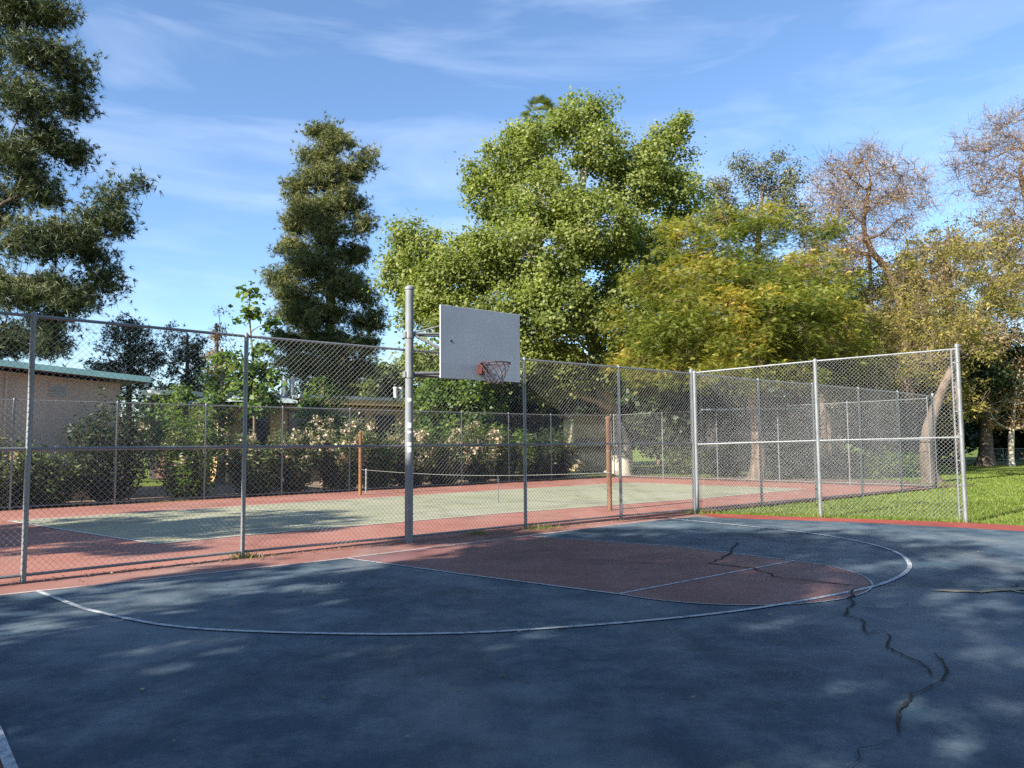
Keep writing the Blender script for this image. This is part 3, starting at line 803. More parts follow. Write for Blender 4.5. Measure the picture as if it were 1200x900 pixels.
def tree(name, label, cat, base, trunk, lobes, kind, leafm, barkm, r0=0.25, clumps=12.0, per=60, cr=0.55, size=0.16, seed=1, group=None,
         tintbias=None, limb_r=0.3, shell=0.55, twigs=0, twig_r=0.012, leafname='crown', zf=0.42, crown_sag=0.0, twig_len=0.9, mintwig=0.012):
    r = np.random.default_rng(seed)
    base = np.asarray(base, float)
    root = thing(name, label, cat, (base[0], base[1], 0), group)
    tb = MB(); tpts = [np.array([base[0], base[1], -0.05])] + [np.asarray(p, float) for p in trunk]
    sp = smooth_poly(tpts, 4) if len(tpts) > 2 else tpts
    Ln = len(sp); rad = [r0 * (1 - 0.72 * i / (Ln - 1)) for i in range(Ln)]
    rad[0] *= 1.45
    if Ln > 2: rad[1] *= 1.12
    tb.tube(sp, rad, 12)
    spa = np.array(sp); srad = list(rad)
    lobes = sorted(lobes, key=lambda l: np.min(np.linalg.norm(spa - l[0], axis=1)))
    PC = []; TT = []; LCs = []; top = max(c[2] + q[2] for c, q in lobes); bot = min(c[2] - q[2] for c, q in lobes)
    for (c, q) in lobes:
        # a limb from the trunk to this lobe
        dd = np.linalg.norm(spa - c, axis=1) + np.maximum(0, spa[:, 2] - (c[2] - 0.35 * abs(c[0] - spa[:, 0]))) * 1.5
        i = int(np.argmin(dd)); st = spa[i]; ls = max(np.linalg.norm(c - st), 0.3)
        lr = min(srad[i] * 0.75, limb_r * 0.12 * ls ** 0.7 + 0.02)
        lp = limb_path(r, st, c + np.array([0, 0, 0.25 * q[2]]), 6, 0.07, crown_sag)
        tb.tube(lp, [lr * (1 - 0.72 * k / 5) for k in range(6)], 7)
        spa = np.concatenate([spa, np.array(lp[2:5])]); srad += [lr * (1 - 0.72 * k / 5) for k in (2, 3, 4)]
        vol = (q[0] * q[1] * q[2]) ** (2 / 3)
        n = max(3, int(clumps * vol))
        d = unit(r.normal(0, 1, (n, 3))); rr_ = (1 - shell) + shell * r.uniform(0, 1, n) ** 0.5
        rr_ *= r.uniform(0.35, 1.0, n) ** 0.35 * r.uniform(0.85, 1.14, n)
        P = c + d * q * rr_[:, None]
        P[:, 2] = np.maximum(P[:, 2], 0.25)
        lpa = np.array(lp)
        for p in P:
            j = int(np.argmin(np.linalg.norm(lpa - p, axis=1) + 0.5 * np.maximum(0, lpa[:, 2] - p[2])))
            wl = limb_path(r, lpa[j], p, 4, 0.10)
            w0 = min(lr * 0.5, 0.012 + 0.013 * np.linalg.norm(p - lpa[j]))
            tb.tube(wl, [max(mintwig, w0 * (1 - 0.7 * k / 3)) for k in range(4)], 4, cap=False)
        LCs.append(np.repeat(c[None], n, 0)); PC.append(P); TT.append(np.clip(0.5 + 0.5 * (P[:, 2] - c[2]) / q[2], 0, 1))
    PC = np.concatenate(PC); TT = np.concatenate(TT)
    if twigs:
        for p in PC:
            for _ in range(twigs):
                d = rand_dirs(r, 1, 0.35)[0]; L = twig_len * r.uniform(0.4, 1.2)
                pts = limb_path(r, p, p + d * L, 3, 0.12)
                tb.tube(pts, [twig_r, twig_r * 0.8, twig_r * 0.45], 3, cap=False)
                for _k in range(2):
                    q0 = pts[1] + (pts[2] - pts[1]) * r.uniform(0, 0.8); d2 = unit(d + r.normal(0, 0.6, 3))
                    tb.tube([q0, q0 + d2 * L * r.uniform(0.3, 0.6)], [twig_r * 0.7, twig_r * 0.35], 3, cap=False)
    build('trunk', tb, barkm, root, smooth=True)
    if per > 0:
        n = len(PC); sc = np.repeat(r.uniform(0.65, 1.25, n), per)[:, None]
        off = r.normal(0, 1, (n * per, 3)) * np.array([0.55, 0.55, zf]) * cr * sc
        P = np.repeat(PC, per, 0) + off
        bia = unit(off) * 0.40 + unit(P - np.repeat(np.concatenate(LCs), per, 0)) * 0.55 + np.array([0, 0, 0.25])
        keep = P[:, 2] > 0.05; P = P[keep]; bia = bia[keep]
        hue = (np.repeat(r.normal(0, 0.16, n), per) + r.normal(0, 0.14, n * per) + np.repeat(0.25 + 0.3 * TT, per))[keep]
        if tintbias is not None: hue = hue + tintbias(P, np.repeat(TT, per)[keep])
        if kind == 'broad': V, F = leaves_broad(r, P, size, bias=bia); rep = 1
        elif kind == 'fine': V, F = leaves_broad(r, P, size, 0.5, 0.32, 0.2, bia); rep = 1
        elif kind == 'needle': V, F = leaves_needle(r, P, size); rep = 11
        elif kind == 'frond': V, F = leaves_frond(r, P, size, 6); rep = 12
        hue = np.clip(np.repeat(hue, rep) + r.normal(0, 0.04, len(F)), 0, 1)
        V[:, 2] = np.maximum(V[:, 2], 0.02)
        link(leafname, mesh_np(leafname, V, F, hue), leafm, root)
    return root

# --- big sycamore
sb = at(726, 556, 41.5); sb[2] = 0
syc = lobe_px(41, [(488, 292, 40, 40, -1), (470, 325, 26, 38), (525, 335, 48, 42, -2), (575, 235, 34, 36, 1), (565, 205, 20, 18, 1), (610, 185, 45, 38, 1), (672, 145, 26, 30, 2), (700, 130, 20, 18, 2),
    (705, 178, 38, 32, 1), (640, 235, 62, 48, -1), (775, 178, 38, 28, 3), (795, 150, 16, 20, 3), (745, 215, 48, 42, 2), (790, 230, 40, 40, 3), (700, 270, 62, 54, -2), (612, 158, 20, 14, 0), (655, 150, 18, 16, 1), (636, 160, 20, 14, -1), (620, 300, 70, 52, -3), (560, 305, 55, 48, -2),
    (755, 300, 58, 50, 1), (650, 365, 78, 46, -3.5), (560, 375, 60, 40, -3), (500, 365, 42, 30, -2), (715, 370, 56, 45, -1), (600, 420, 62, 32, -3), (690, 425, 62, 30, -2.5), (530, 415, 40, 28, -2), (760, 430, 36, 38, -1), (775, 370, 40, 40, 1), (650, 455, 45, 20, -2)])
tree('sycamore_tree', 'large broad pale-trunked sycamore with light green leaves behind the backboard', 'tree', sb,
     [at(729, 530, 41.5), at(716, 490, 41.3), at(706, 450, 41), at(690, 380, 41), at(672, 310, 41), at(680, 230, 42), at(690, 165, 42.5)], syc, 'broad', M['lf_syc'], M['bark_syc'],
     r0=0.62, clumps=13, per=150, cr=0.66, size=0.155, seed=3, limb_r=0.75)
# --- golden feathery tree
gb = at(886, 566, 34.6); gb[2] = 0
gold = lobe_px(34.5, [(762, 335, 36, 34), (738, 385, 26, 34), (752, 430, 40, 26, -1), (800, 285, 40, 34), (850, 262, 44, 30, 1), (895, 268, 40, 34, 1), (830, 330, 50, 34, -1.5), (885, 330, 52, 40, -2),
    (945, 320, 48, 40, -1), (985, 345, 34, 40), (1000, 388, 24, 30), (940, 385, 56, 36, -2.5), (870, 395, 55, 34, -3), (805, 390, 44, 34, -2), (800, 440, 46, 22, -2), (860, 440, 46, 24, -3), (920, 440, 44, 24, -2.5), (985, 420, 40, 30, -1), (960, 272, 30, 24, 1), (840, 295, 46, 30, 0), (865, 360, 60, 40, 0), (915, 350, 50, 40, 1), (800, 340, 45, 40, 1), (900, 410, 60, 40, 1), (820, 410, 50, 36, 1), (870, 320, 60, 40, 2.5), (930, 340, 50, 44, 2.5), (810, 350, 60, 40, 2.5), (880, 400, 60, 40, 2.5), (905, 362, 44, 34, -3.5), (962, 356, 36, 32, -3), (855, 366, 34, 30, -3.5), (800, 362, 30, 34, -2.5), (770, 395, 30, 30, -2), (890, 428, 40, 26, -3.5)])
def goldtint(P, T):
    r = np.random.default_rng(9)
    return 0.42 * np.clip(T - 0.45, 0, 1) + 0.14 * np.sin(P[:, 0] * 1.1 + 0.6 * P[:, 2]) - 0.08
tree('golden_feathery_tree', 'yellow-green feathery tree with orange-gold tips above the fence corner', 'tree', gb,
     [at(889, 530, 34.6), at(885, 490, 34.5), at(880, 450, 34.5), at(870, 390, 34.5), at(875, 320, 35)], gold, 'frond', M['lf_gold'], M['bark_brown'],
     r0=0.36, clumps=17, per=48, cr=0.56, zf=0.32, size=0.30, seed=5, tintbias=goldtint, limb_r=0.6)
# --- pine at far left
pbse = np.array([-23.4, 33.0, 0])
pine = lobe_px(33, [(15, 15, 45, 22), (62, 12, 28, 14), (45, 60, 36, 24, -1), (85, 85, 20, 20), (90, 125, 20, 20, 1), (35, 115, 34, 26, -1), (60, 165, 34, 18), (88, 178, 20, 14, 1), (25, 190, 36, 24, -1), (50, 225, 32, 18),
    (152, 216, 14, 9), (135, 232, 18, 12), (118, 258, 28, 16), (140, 265, 16, 12), (85, 275, 30, 18, -1), (40, 285, 40, 24, -1.5), (100, 300, 22, 14), (120, 322, 22, 12), (130, 335, 12, 8), (70, 340, 36, 18, -1), (25, 345, 34, 22, -1), (95, 352, 28, 13), (55, 385, 28, 20), (60, 405, 22, 12), (15, 400, 22, 18),
    (-40, 60, 45, 45), (-50, 150, 50, 45), (-30, 240, 50, 40, 1), (-45, 330, 50, 40), (-110, 120, 50, 60, 1), (-120, 240, 55, 60, 1), (-100, 350, 55, 40, 1), (-30, -40, 60, 50), (30, -40, 40, 30), (-20, 400, 35, 30)])
tree('pine_tree', 'tall dark long-needled pine reaching in at the left edge of the sky', 'tree', pbse,
     [at(-38, 480, 33), at(-34, 380, 33), at(-30, 250, 33), at(-25, 120, 33), at(-22, -20, 33), at(-20, -90, 33)], pine, 'needle', M['lf_pine'], M['bark_dark'],
     r0=0.50, clumps=21, per=38, cr=0.68, zf=0.38, size=0.34, seed=8, limb_r=0.5, crown_sag=0.06)
# --- tall conifer
cb = at(385, 480, 47); cb[2] = 0
con = lobe_px(47, [(a, b, c * 1.06, d * 0.88, *e) for a, b, c, d, *e in [(378, 152, 20, 10), (392, 170, 20, 20), (372, 185, 20, 16), (430, 186, 13, 13), (415, 200, 16, 12), (385, 208, 32, 20), (352, 222, 20, 14), (405, 235, 28, 20), (365, 248, 32, 20, -1), (345, 262, 18, 14), (425, 262, 14, 12), (390, 275, 32, 22, -1), (345, 292, 22, 16),
    (412, 300, 22, 18), (365, 310, 36, 20, -1.5), (330, 325, 18, 14), (400, 335, 32, 22, -1), (350, 345, 30, 18, -1), (428, 345, 14, 14), (375, 370, 40, 20, -1.5), (335, 365, 18, 12), (425, 378, 22, 14), (442, 372, 12, 8), (350, 398, 32, 18), (400, 402, 38, 20, -1), (430, 405, 18, 12), (370, 430, 42, 20, -1), (415, 432, 26, 18), (340, 425, 16, 14), (385, 462, 40, 20)]])
tree('tall_conifer', 'tall narrow yellow-green conifer standing alone behind the ochre house', 'tree', cb,
     [at(386, 420, 47), at(388, 320, 47), at(388, 220, 47), at(384, 150, 47)], con, 'needle', M['lf_con'], M['bark_dark'],
     r0=0.42, clumps=17, per=46, cr=0.66, zf=0.34, size=0.36, seed=11, limb_r=0.4)
# --- eucalyptus behind
eb = at(880, 540, 52); eb[2] = 0
euc = lobe_px(51, [(845, 228, 22, 26), (868, 195, 16, 14), (882, 210, 18, 18), (905, 225, 28, 22), (928, 205, 20, 16), (925, 250, 34, 24), (865, 255, 34, 22), (920, 185, 12, 9), (900, 200, 14, 12), (830, 260, 22, 20)])
tree('eucalyptus_tree', 'thin grey-green wispy tree showing above the golden tree', 'tree', eb,
     [at(880, 430, 52), at(885, 340, 52), at(890, 260, 51.5), at(895, 215, 51)], euc, 'fine', M['lf_euc'], M['bark_tan'], r0=0.35, clumps=9, per=90, cr=0.7, size=0.22, seed=13, twigs=1, twig_r=0.016)
# --- bare pinkish tree
bb = at(1068, 540, 46); bb[2] = 0
bare = lobe_px(45, [(965, 240, 20, 22), (968, 215, 16, 16), (1085, 235, 16, 16), (990, 300, 26, 20), (960, 300, 22, 20), (990, 215, 26, 24), (1010, 195, 26, 18), (1045, 200, 26, 20), (1065, 225, 22, 22), (1035, 235, 32, 24), (995, 250, 30, 26), (975, 270, 18, 20), (1050, 265, 28, 22), (1005, 285, 28, 22), (1020, 182, 20, 10), (1075, 208, 14, 12), (980, 195, 16, 14)])
tree('bare_tree', 'leafless twisted pinkish tree above the golden tree, its dark limbs forked', 'tree', bb,
     [at(1066, 470, 46), at(1058, 380, 45.5), at(1046, 325, 45), at(1022, 295, 45), at(1012, 262, 45), at(1020, 215, 45)], bare, 'fine', M['lf_bud'], M['bark_twig'], r0=0.34, clumps=15, per=60, cr=0.9, size=0.10, seed=17, twigs=7, twig_r=0.012, limb_r=0.45, twig_len=1.1)
bb = at(1230, 540, 36); bb[2] = 0
bare2 = lobe_px(35, [(1125, 195, 18, 14), (1135, 170, 18, 14), (1165, 150, 18, 14), (1125, 225, 16, 10), (1150, 175, 30, 22), (1180, 150, 30, 20), (1140, 205, 22, 16), (1175, 205, 36, 26), (1205, 180, 30, 30), (1215, 230, 36, 28), (1160, 230, 28, 16), (1190, 255, 28, 18), (1245, 190, 36, 40), (1255, 260, 36, 36), (1195, 135, 20, 12)])
tree('bare_tree', 'leafless brown tree with dense twigs at the upper right edge of the sky', 'tree', bb,
     [at(1228, 450, 36), at(1222, 370, 36), at(1212, 310, 35.5), at(1205, 250, 35), at(1195, 200, 35)], bare2, 'fine', M['lf_bud'], M['bark_twig'], r0=0.32, clumps=16, per=60, cr=0.9, size=0.075, seed=19, twigs=7, twig_r=0.0095, limb_r=0.4, twig_len=0.85)
# --- leaning tree with olive crown
lb = at(1092, 566, 31.5); lb[2] = 0
oli = lobe_px(33, [(1055, 325, 38, 34, 2), (1095, 295, 34, 24, 2), (1140, 290, 34, 26, 2), (1185, 285, 30, 26, 2), (1080, 365, 42, 32, 1), (1130, 340, 40, 30, 1), (1175, 345, 36, 34, 1), (1040, 385, 30, 34, 3), (1085, 420, 38, 26, 1), (1140, 395, 32, 30, 0), (1050, 430, 36, 26, 3), (1125, 440, 26, 18, 0)])
oli += lobe_px(31.6, [(1125, 392, 30, 22), (1150, 370, 30, 24), (1095, 385, 30, 20), (1150, 410, 22, 16)])
tree('leaning_olive_tree', 'olive-yellow wispy tree on a thick leaning tan trunk beyond the fence wing', 'tree', lb,
     [at(1086, 535, 31.5), at(1089, 500, 31.5), at(1101, 465, 31.7), at(1116, 430, 32.3), at(1126, 405, 33)], oli, 'fine', M['lf_olive'], M['bark_tan'], r0=0.34, clumps=9, per=70, cr=0.45, size=0.15, seed=23, twigs=3, twig_r=0.008, limb_r=0.45, twig_len=0.8)
# --- tan-orange tree and a brown trunk beyond the lawn
ob = at(1184, 544, 51); ob[2] = 0
ora = lobe_px(51, [(1165, 440, 24, 22), (1190, 425, 26, 22), (1150, 468, 18, 16), (1178, 470, 24, 18), (1205, 460, 26, 30), (1195, 495, 20, 16), (1160, 492, 14, 10), (1225, 430, 30, 40), (1225, 490, 26, 26)])
tree('orange_leaved_tree', 'thin tree with tan-orange leaves on a pale slender trunk by the far low fence', 'tree', ob,
     [at(1185, 515, 51), at(1187, 490, 51), at(1190, 460, 51), at(1196, 425, 51)], ora, 'broad', M['lf_orange'], M['bark_pale'], r0=0.22, clumps=7, per=50, cr=0.6, size=0.16, seed=27, twigs=2, twig_r=0.018, limb_r=0.8)
# more trees of the grove: (px, Y, height, half width, leaf, bark, label, name)
def blob_tree(name, label, px, Y, z0, z1, hw, leafm, barkm, seed, kind='broad', per=55, size=0.2, clumps=9, cr=0.7, r0=0.22, nl=9, group=None, cat='tree', base=None, **k):
    r = np.random.default_rng(seed)
    b = at(px, 540, Y) if base is None else np.asarray(base, float); b = np.array([b[0], b[1], 0.0]); L = []
    for i in range(nl):
        t = (i + 0.5) / nl; z = z0 + (z1 - z0) * (0.12 + 0.76 * t)
        ww = hw * (0.55 + 0.45 * math.sin(math.pi * min(1, 0.2 + 0.75 * t))); a = r.uniform(0, 2 * math.pi)
        c = np.array([b[0] + 0.5 * ww * math.cos(a), b[1] + 0.5 * ww * math.sin(a), z])
        L.append((c, np.array([ww * 0.62, ww * 0.62, (z1 - z0) / nl * 1.5])))
    return tree(name, label, cat, b, [np.array([b[0] + 0.1, b[1], z0 * 0.6 + 0.2]), np.array([b[0], b[1] + 0.1, (z0 + z1) / 2]), np.array([b[0], b[1], z1 * 0.93])], L, kind, leafm, barkm, r0=r0, clumps=clumps, per=per, cr=cr, size=size, seed=seed, group=group, **k)
G1 = 'trees in the shade beyond the tennis court'
grove = [('dark evergreen behind the cream building', 640, 56, 0.4, 9, 4.2, 'lf_dark'), ('dark evergreen right of the sycamore trunk', 770, 58, 0.3, 11, 4.6, 'lf_dark'),
    ('dark evergreen behind the golden tree trunk', 850, 60, 0.3, 12, 5.2, 'lf_dark'), ('dark evergreen seen through the middle of the fence wing', 940, 62, 0.2, 12, 5.4, 'lf_dark'),
    ('dark evergreen behind the low hedge', 1020, 60, 0.2, 12, 5.2, 'lf_dark'), ('dark evergreen just behind the leaning trunk', 1100, 64, 0.2, 12, 5.4, 'lf_dark'),
    ('dark evergreen behind the brown trunk on the far lawn', 1165, 66, 0.2, 10, 5.0, 'lf_dark'), ('dark evergreen at the right edge past the far low fence', 1245, 64, 0.2, 11, 6.0, 'lf_dark'),
    ('mid-green tree showing under the sycamore behind the pole', 535, 38.5, 0.3, 5.6, 2.6, 'lf_green'), ('mid-green tree left of the cream building', 602, 41, 0.2, 5.2, 2.6, 'lf_dark')]
for i, (lab, px, Y, z0, z1, hw, lf) in enumerate(grove):
    blob_tree('dense_tree', lab, px, Y, z0, z1, hw, M[lf], M['bark_dark'], 100 + i, per=75, size=0.32 if Y > 50 else 0.17, clumps=10 if Y > 50 else 14, cr=0.85 if Y > 50 else 0.55, group=G1)
ymx = [('olive tree filling in behind the bare pinkish tree', 1050, 52, 2, 15, 5.0, 'lf_olive'), ('olive tree behind the leaning trunk crown', 1120, 50, 2, 16.0, 5.4, 'lf_olive'),
       ('dim olive tree behind the golden crown', 970, 50, 3, 13.5, 4.6, 'lf_euc')]
for i, (lab, px, Y, z0, z1, hw, lf) in enumerate(ymx):
    blob_tree('olive_tree', lab, px, Y, z0, z1, hw, M[lf], M['bark_tan'], 130 + i, kind='fine', per=50, size=0.24, clumps=4.5, cr=0.55, group='olive trees at the back right', twigs=3, twig_r=0.014, r0=0.3)
tan = [('tan thin-leaved tree filling in below the bare pinkish crown', 1030, 47, 4, 15.0, 3.6, 'lf_olive'), ('tan thin-leaved tree below the bare crown at the right edge', 1125, 45, 5, 15.5, 4.0, 'lf_tan'), ('tan thin-leaved tree at the right edge of the view', 1225, 56, 9, 19.5, 4.6, 'lf_tan'), ('tan thin-leaved tree between golden crown and bare pinkish crown', 965, 48, 5, 16.0, 2.8, 'lf_euc')]
for i, (lab, px, Y, z0, z1, hw, lf) in enumerate(tan):
    blob_tree('tan_tree', lab, px, Y, z0, z1, hw, M[lf], M['bark_tan'], 230 + i, kind='fine', per=45, size=0.18, clumps=6, cr=0.5, group='thin tan trees at the back right', twigs=4, twig_r=0.012, r0=0.26)
# trunks seen under the crowns on the right
blob_tree('dark_crowned_tree', 'brown upright trunk on the far lawn left of the pale slender trunk', 1155, 52, 3.6, 10, 3.2, M['lf_dark'], M['bark_tan'], 151, per=50, size=0.22, clumps=7, r0=0.52)
blob_tree('slender_tree', 'thin tan trunk seen through the right part of the fence wing', 1024, 41, 4.2, 9.5, 2.6, M['lf_olive'], M['bark_tan'], 152, kind='fine', per=60, size=0.16, clumps=8, r0=0.30)
blob_tree('slender_tree', 'tree with a leaning pinkish trunk between golden tree and wing middle post', 948, 44, 4.5, 10, 2.8, M['lf_olive'], M['bark_tan'], 153, kind='fine', per=60, size=0.16, clumps=8, r0=0.27)
# --- left background
blob_tree('round_dark_tree', 'round dark tree above the tan building roof', 147, 41, 3.5, 8.9, 2.0, M['lf_dark'], M['bark_dark'], 161, kind='needle', per=26, size=0.26, clumps=12, cr=0.5)
blob_tree('dark_spruce', 'small dark blue-green conifer right of the round dark tree', 216, 44, 2.5, 8.8, 1.7, M['lf_dark'], M['bark_dark'], 162, kind='needle', per=24, size=0.26, clumps=11, cr=0.45)
blob_tree('vine_covered_trunk', 'slim brown trunk wrapped in bright green leaves left of the sapling', 257, 35, 1.2, 6.6, 0.75, M['lf_green'], M['bark_tan'], 163, per=60, size=0.16, clumps=14, cr=0.42, r0=0.26, nl=8)
blob_tree('dead_trunk_tree', 'tall thin brownish tree with dry foliage beside the vine-covered trunk', 250, 38, 4.5, 8.4, 0.55, M['lf_orange'], M['bark_tan'], 164, kind='fine', per=50, size=0.16, clumps=14, cr=0.4, r0=0.2, nl=6)
sapb = at(296, 560, 31); sap = lobe_px(31, [(292, 345, 12, 10), (285, 372, 12, 9), (300, 366, 9, 9), (316, 376, 9, 9), (312, 410, 18, 14), (295, 430, 20, 18), (322, 440, 18, 16), (305, 470, 26, 20), (270, 420, 16, 16), (285, 455, 20, 18)])
tree('leafy_sapling', 'spindly sapling with large green leaves poking above the fence, left of the tall conifer', 'tree', (sapb[0], sapb[1], 0),
     [at(298, 500, 31), at(297, 430, 31), at(293, 380, 31), at(292, 340, 31)], sap, 'broad', M['lf_green'], M['bark_brown'], r0=0.07, clumps=26, per=26, cr=0.34, size=0.20, seed=31, limb_r=0.25)
blob_tree('small_green_tree', 'small bright green tree in front of the ochre house windows', 378, 33.5, 1.2, 4.7, 1.2, M['lf_green'], M['bark_brown'], 166, per=60, size=0.14, clumps=16, cr=0.42, r0=0.09)
blob_tree('small_green_tree', 'small yellow-green tree by the white shed roof', 207, 33, 1.0, 4.6, 1.1, M['lf_green'], M['bark_brown'], 167, per=55, size=0.13, clumps=14, cr=0.4, r0=0.09)
for i, (px, Y, z0, z1, hw, lf, lab) in enumerate([(435, 58, 2, 8.0, 3.2, 'lf_syc', 'pale green tree over the ochre house roof, right of the tall conifer'), (462, 54, 1, 7.2, 2.2, 'lf_dark', 'dark tree behind the right end of the ochre house'), (275, 56, 1, 7.4, 3.4, 'lf_dark', 'dark tree far behind the sapling'),
     (100, 62, 1, 6.2, 4.5, 'lf_dark', 'dark tree low behind the tan building roof'), (190, 60, 1, 6.5, 3.5, 'lf_dark', 'dark tree behind the white shed'), (340, 60, 1, 6.0, 3.6, 'lf_dark', 'dark tree at the foot of the tall conifer'), (510, 60, 1, 10, 3.8, 'lf_syc', 'pale tree behind the basketball pole')]):
    blob_tree('background_tree', lab, px, Y, z0, z1, hw, M[lf], M['bark_dark'], 180 + i, per=55, size=0.26, clumps=7, cr=0.8, group='trees behind the houses')
# --- fan palm
def fan_palm():
    b = at(634, 540, 54); b[2] = 0; top = at(632, 134, 54); root = thing('fan_palm', 'fan palm whose tuft shows at the top of the sycamore crown', 'palm', b)
    r = np.random.default_rng(5); mb = MB(); mb.tube([b, (b[0] + .1, b[1], 12), top - np.array([0, 0, 0.4])], [0.3, 0.2, 0.2], 10); build('trunk', mb, M['bark_tan'], root, smooth=True)
    V = []; F = []; T = []; n = 0
    for i in range(44):
        el = r.uniform(-0.9, 1.35); az = r.uniform(0, 2 * math.pi)
        d = np.array([math.cos(az) * math.cos(el), math.sin(az) * math.cos(el), math.sin(el)]); side = unit(np.cross(d, [0, 0, 1.0])); c = top + d * 0.75
        for k in range(15):
            a = (k - 7) / 7 * 1.25; t = d * math.cos(a) + side * math.sin(a); L = 0.85 * (1 - 0.25 * abs(a)); e = np.cross(t, np.cross(d, side)); e = unit(e) * 0.035
            tip = c + t * L - np.array([0, 0, 0.12])
            V += [c, c + t * L * 0.6 + e, tip, c + t * L * 0.6 - e]; F.append((n, n + 1, n + 2, n + 3)); n += 4; T.append(0.25 if el < -0.2 else 0.75)
    link('crown', mesh_np('crown', np.array(V), np.array(F), np.array(T)), M['lf_ole'], root)
fan_palm()

# --- oleanders and bushes behind the back fence
def bush(label, u, n, h, wd, flower, seed, leafm='lf_ole', name='oleander_bush', group='flowering bushes behind the back fence', dens=1.0):
    r = np.random.default_rng(seed); c = ct(u, n); root = thing(name, label, 'bush', c, group)
    mb = MB(); tips = []
    for k in range(46):
        a = r.uniform(0, 2 * math.pi); q = r.uniform(0.1, 1) ** 0.6; hh = h * (1 - 0.38 * q * q) * r.uniform(0.62, 1.08)
        tip = c + np.array([math.cos(a) * q * wd, math.sin(a) * q * wd, hh]); b0 = c + np.array([math.cos(a) * 0.22 * wd, math.sin(a) * 0.22 * wd, 0])
        pts = limb_path(r, b0, tip, 4, 0.06); mb.tube(pts, [0.022, 0.016, 0.011, 0.006], 4, cap=False); tips.append(pts)
    build('stems', mb, M['bark_brown'], root)
    P = []
    for pts in tips:
        for t in np.linspace(0.12, 1, 9):
            i = min(int(t * 3), 2); f = t * 3 - i; P.append(pts[i] * (1 - f) + pts[i + 1] * f)
    P = np.array(P); m = int(15 * dens)
    Q = np.repeat(P, m, 0) + r.normal(0, 0.13, (len(P) * m, 3)); Q = Q[Q[:, 2] > 0.05]
    V, F = leaves_broad(r, Q, 0.15, 0.05, 0.34, 0.2)
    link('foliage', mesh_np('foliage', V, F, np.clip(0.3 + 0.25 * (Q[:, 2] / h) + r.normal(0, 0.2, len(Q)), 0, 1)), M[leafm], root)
    if flower > 0:
        E = np.array([pts[3] for pts in tips] + [p[2] for p in tips]); E = E[r.uniform(0, 1, len(E)) < flower * 0.7]
        Q = np.repeat(E, 24, 0) + r.normal(0, 0.085, (len(E) * 24, 3))
        V, F = leaves_broad(r, Q, 0.10, 0.0, 0.95, 0.4)
        link('flowers', mesh_np('flowers', V, F, np.clip(0.5 + r.normal(0, 0.25, len(Q)), 0, 1)), M['flower'], root)
bs = [('low yellow-green bush at the left edge below the tan wall', -6.4, 14.5, 1.7, 1.15, .05, 'lf_green'), ('dull green bush before the tan wall, left of the white window', -4.6, 14.5, 2.0, 1.1, .3, 'lf_ole'), ('scrubby bush under the right end of the tan wall', -3.5, 14.4, 1.5, 0.9, .05, 'lf_ole'),
      ('tall dark bush covering the corner of the tan building', -1.7, 15.0, 3.4, 1.3, .04, 'lf_dark'), ('bush with few pale flowers below the white shed', 0.6, 14.8, 3.1, 1.35, .3, 'lf_green'), ('dense bush left of the sapling, dotted pale', 2.9, 14.8, 2.2, 1.1, .3, 'lf_ole'),
      ('cream-dotted bush below the sapling', 4.3, 14.9, 2.4, 1.0, .55, 'lf_ole'), ('large bush covered in cream flowers below the tall conifer', 6.2, 15.0, 3.0, 1.5, .95, 'lf_ole'), ('dark leafy bush right of the large cream-flowered bush', 7.9, 15.2, 2.1, 1.0, .1, 'lf_green'),
      ('cream-flowered bush behind the orange-brown net post', 9.4, 15.2, 2.7, 1.2, .85, 'lf_ole'), ('bush with cream flowers just left of the basketball pole', 11.1, 15.4, 2.0, 1.1, .35, 'lf_ole'), ('yellowish flowering bush just right of the basketball pole', 13.0, 15.5, 2.8, 1.4, .5, 'lf_ole'),
      ('dark bush below the left part of the backboard', 14.9, 15.6, 2.5, 1.3, .25, 'lf_green'), ('dark bush below the rim', 16.6, 15.7, 2.3, 1.3, .05, 'lf_dark'), ('dark bush by the tennis back corner', 18.3, 16.2, 2.2, 1.2, .0, 'lf_dark')]
for i, (lab, u, n, h, wd, fl, lf) in enumerate(bs): bush(lab, u, n, h, wd, fl, 300 + i, lf)
# low hedge beyond the end fence and rough shrubs round the golden trunk
for i, (px, Y, h, wd, lf, lab) in enumerate([(1022, 36, 1.25, 1.1, 'lf_green', 'low clipped green bush left of the leaning trunk'), (1055, 36.5, 1.2, 1.1, 'lf_green', 'low green bush touching the leaning trunk'), (990, 36.5, 1.3, 1.1, 'lf_dark', 'low dark bush behind the wing middle post'),
      (925, 36, 1.2, 1.1, 'lf_dark', 'low dark bush right of the golden tree base'), (850, 39, 1.5, 1.2, 'lf_dark', 'rough dark bush left of the golden tree base'), (800, 42, 1.6, 1.3, 'lf_ole', 'rough grey-green bush between sycamore and golden tree')]):
    p = at(px, 540, Y); q = p[:2] - OO
    bush(lab, q @ UU, q @ NN, h, wd, 0, 330 + i, lf, 'low_bush', 'low bushes beyond the end fence', 1.2)

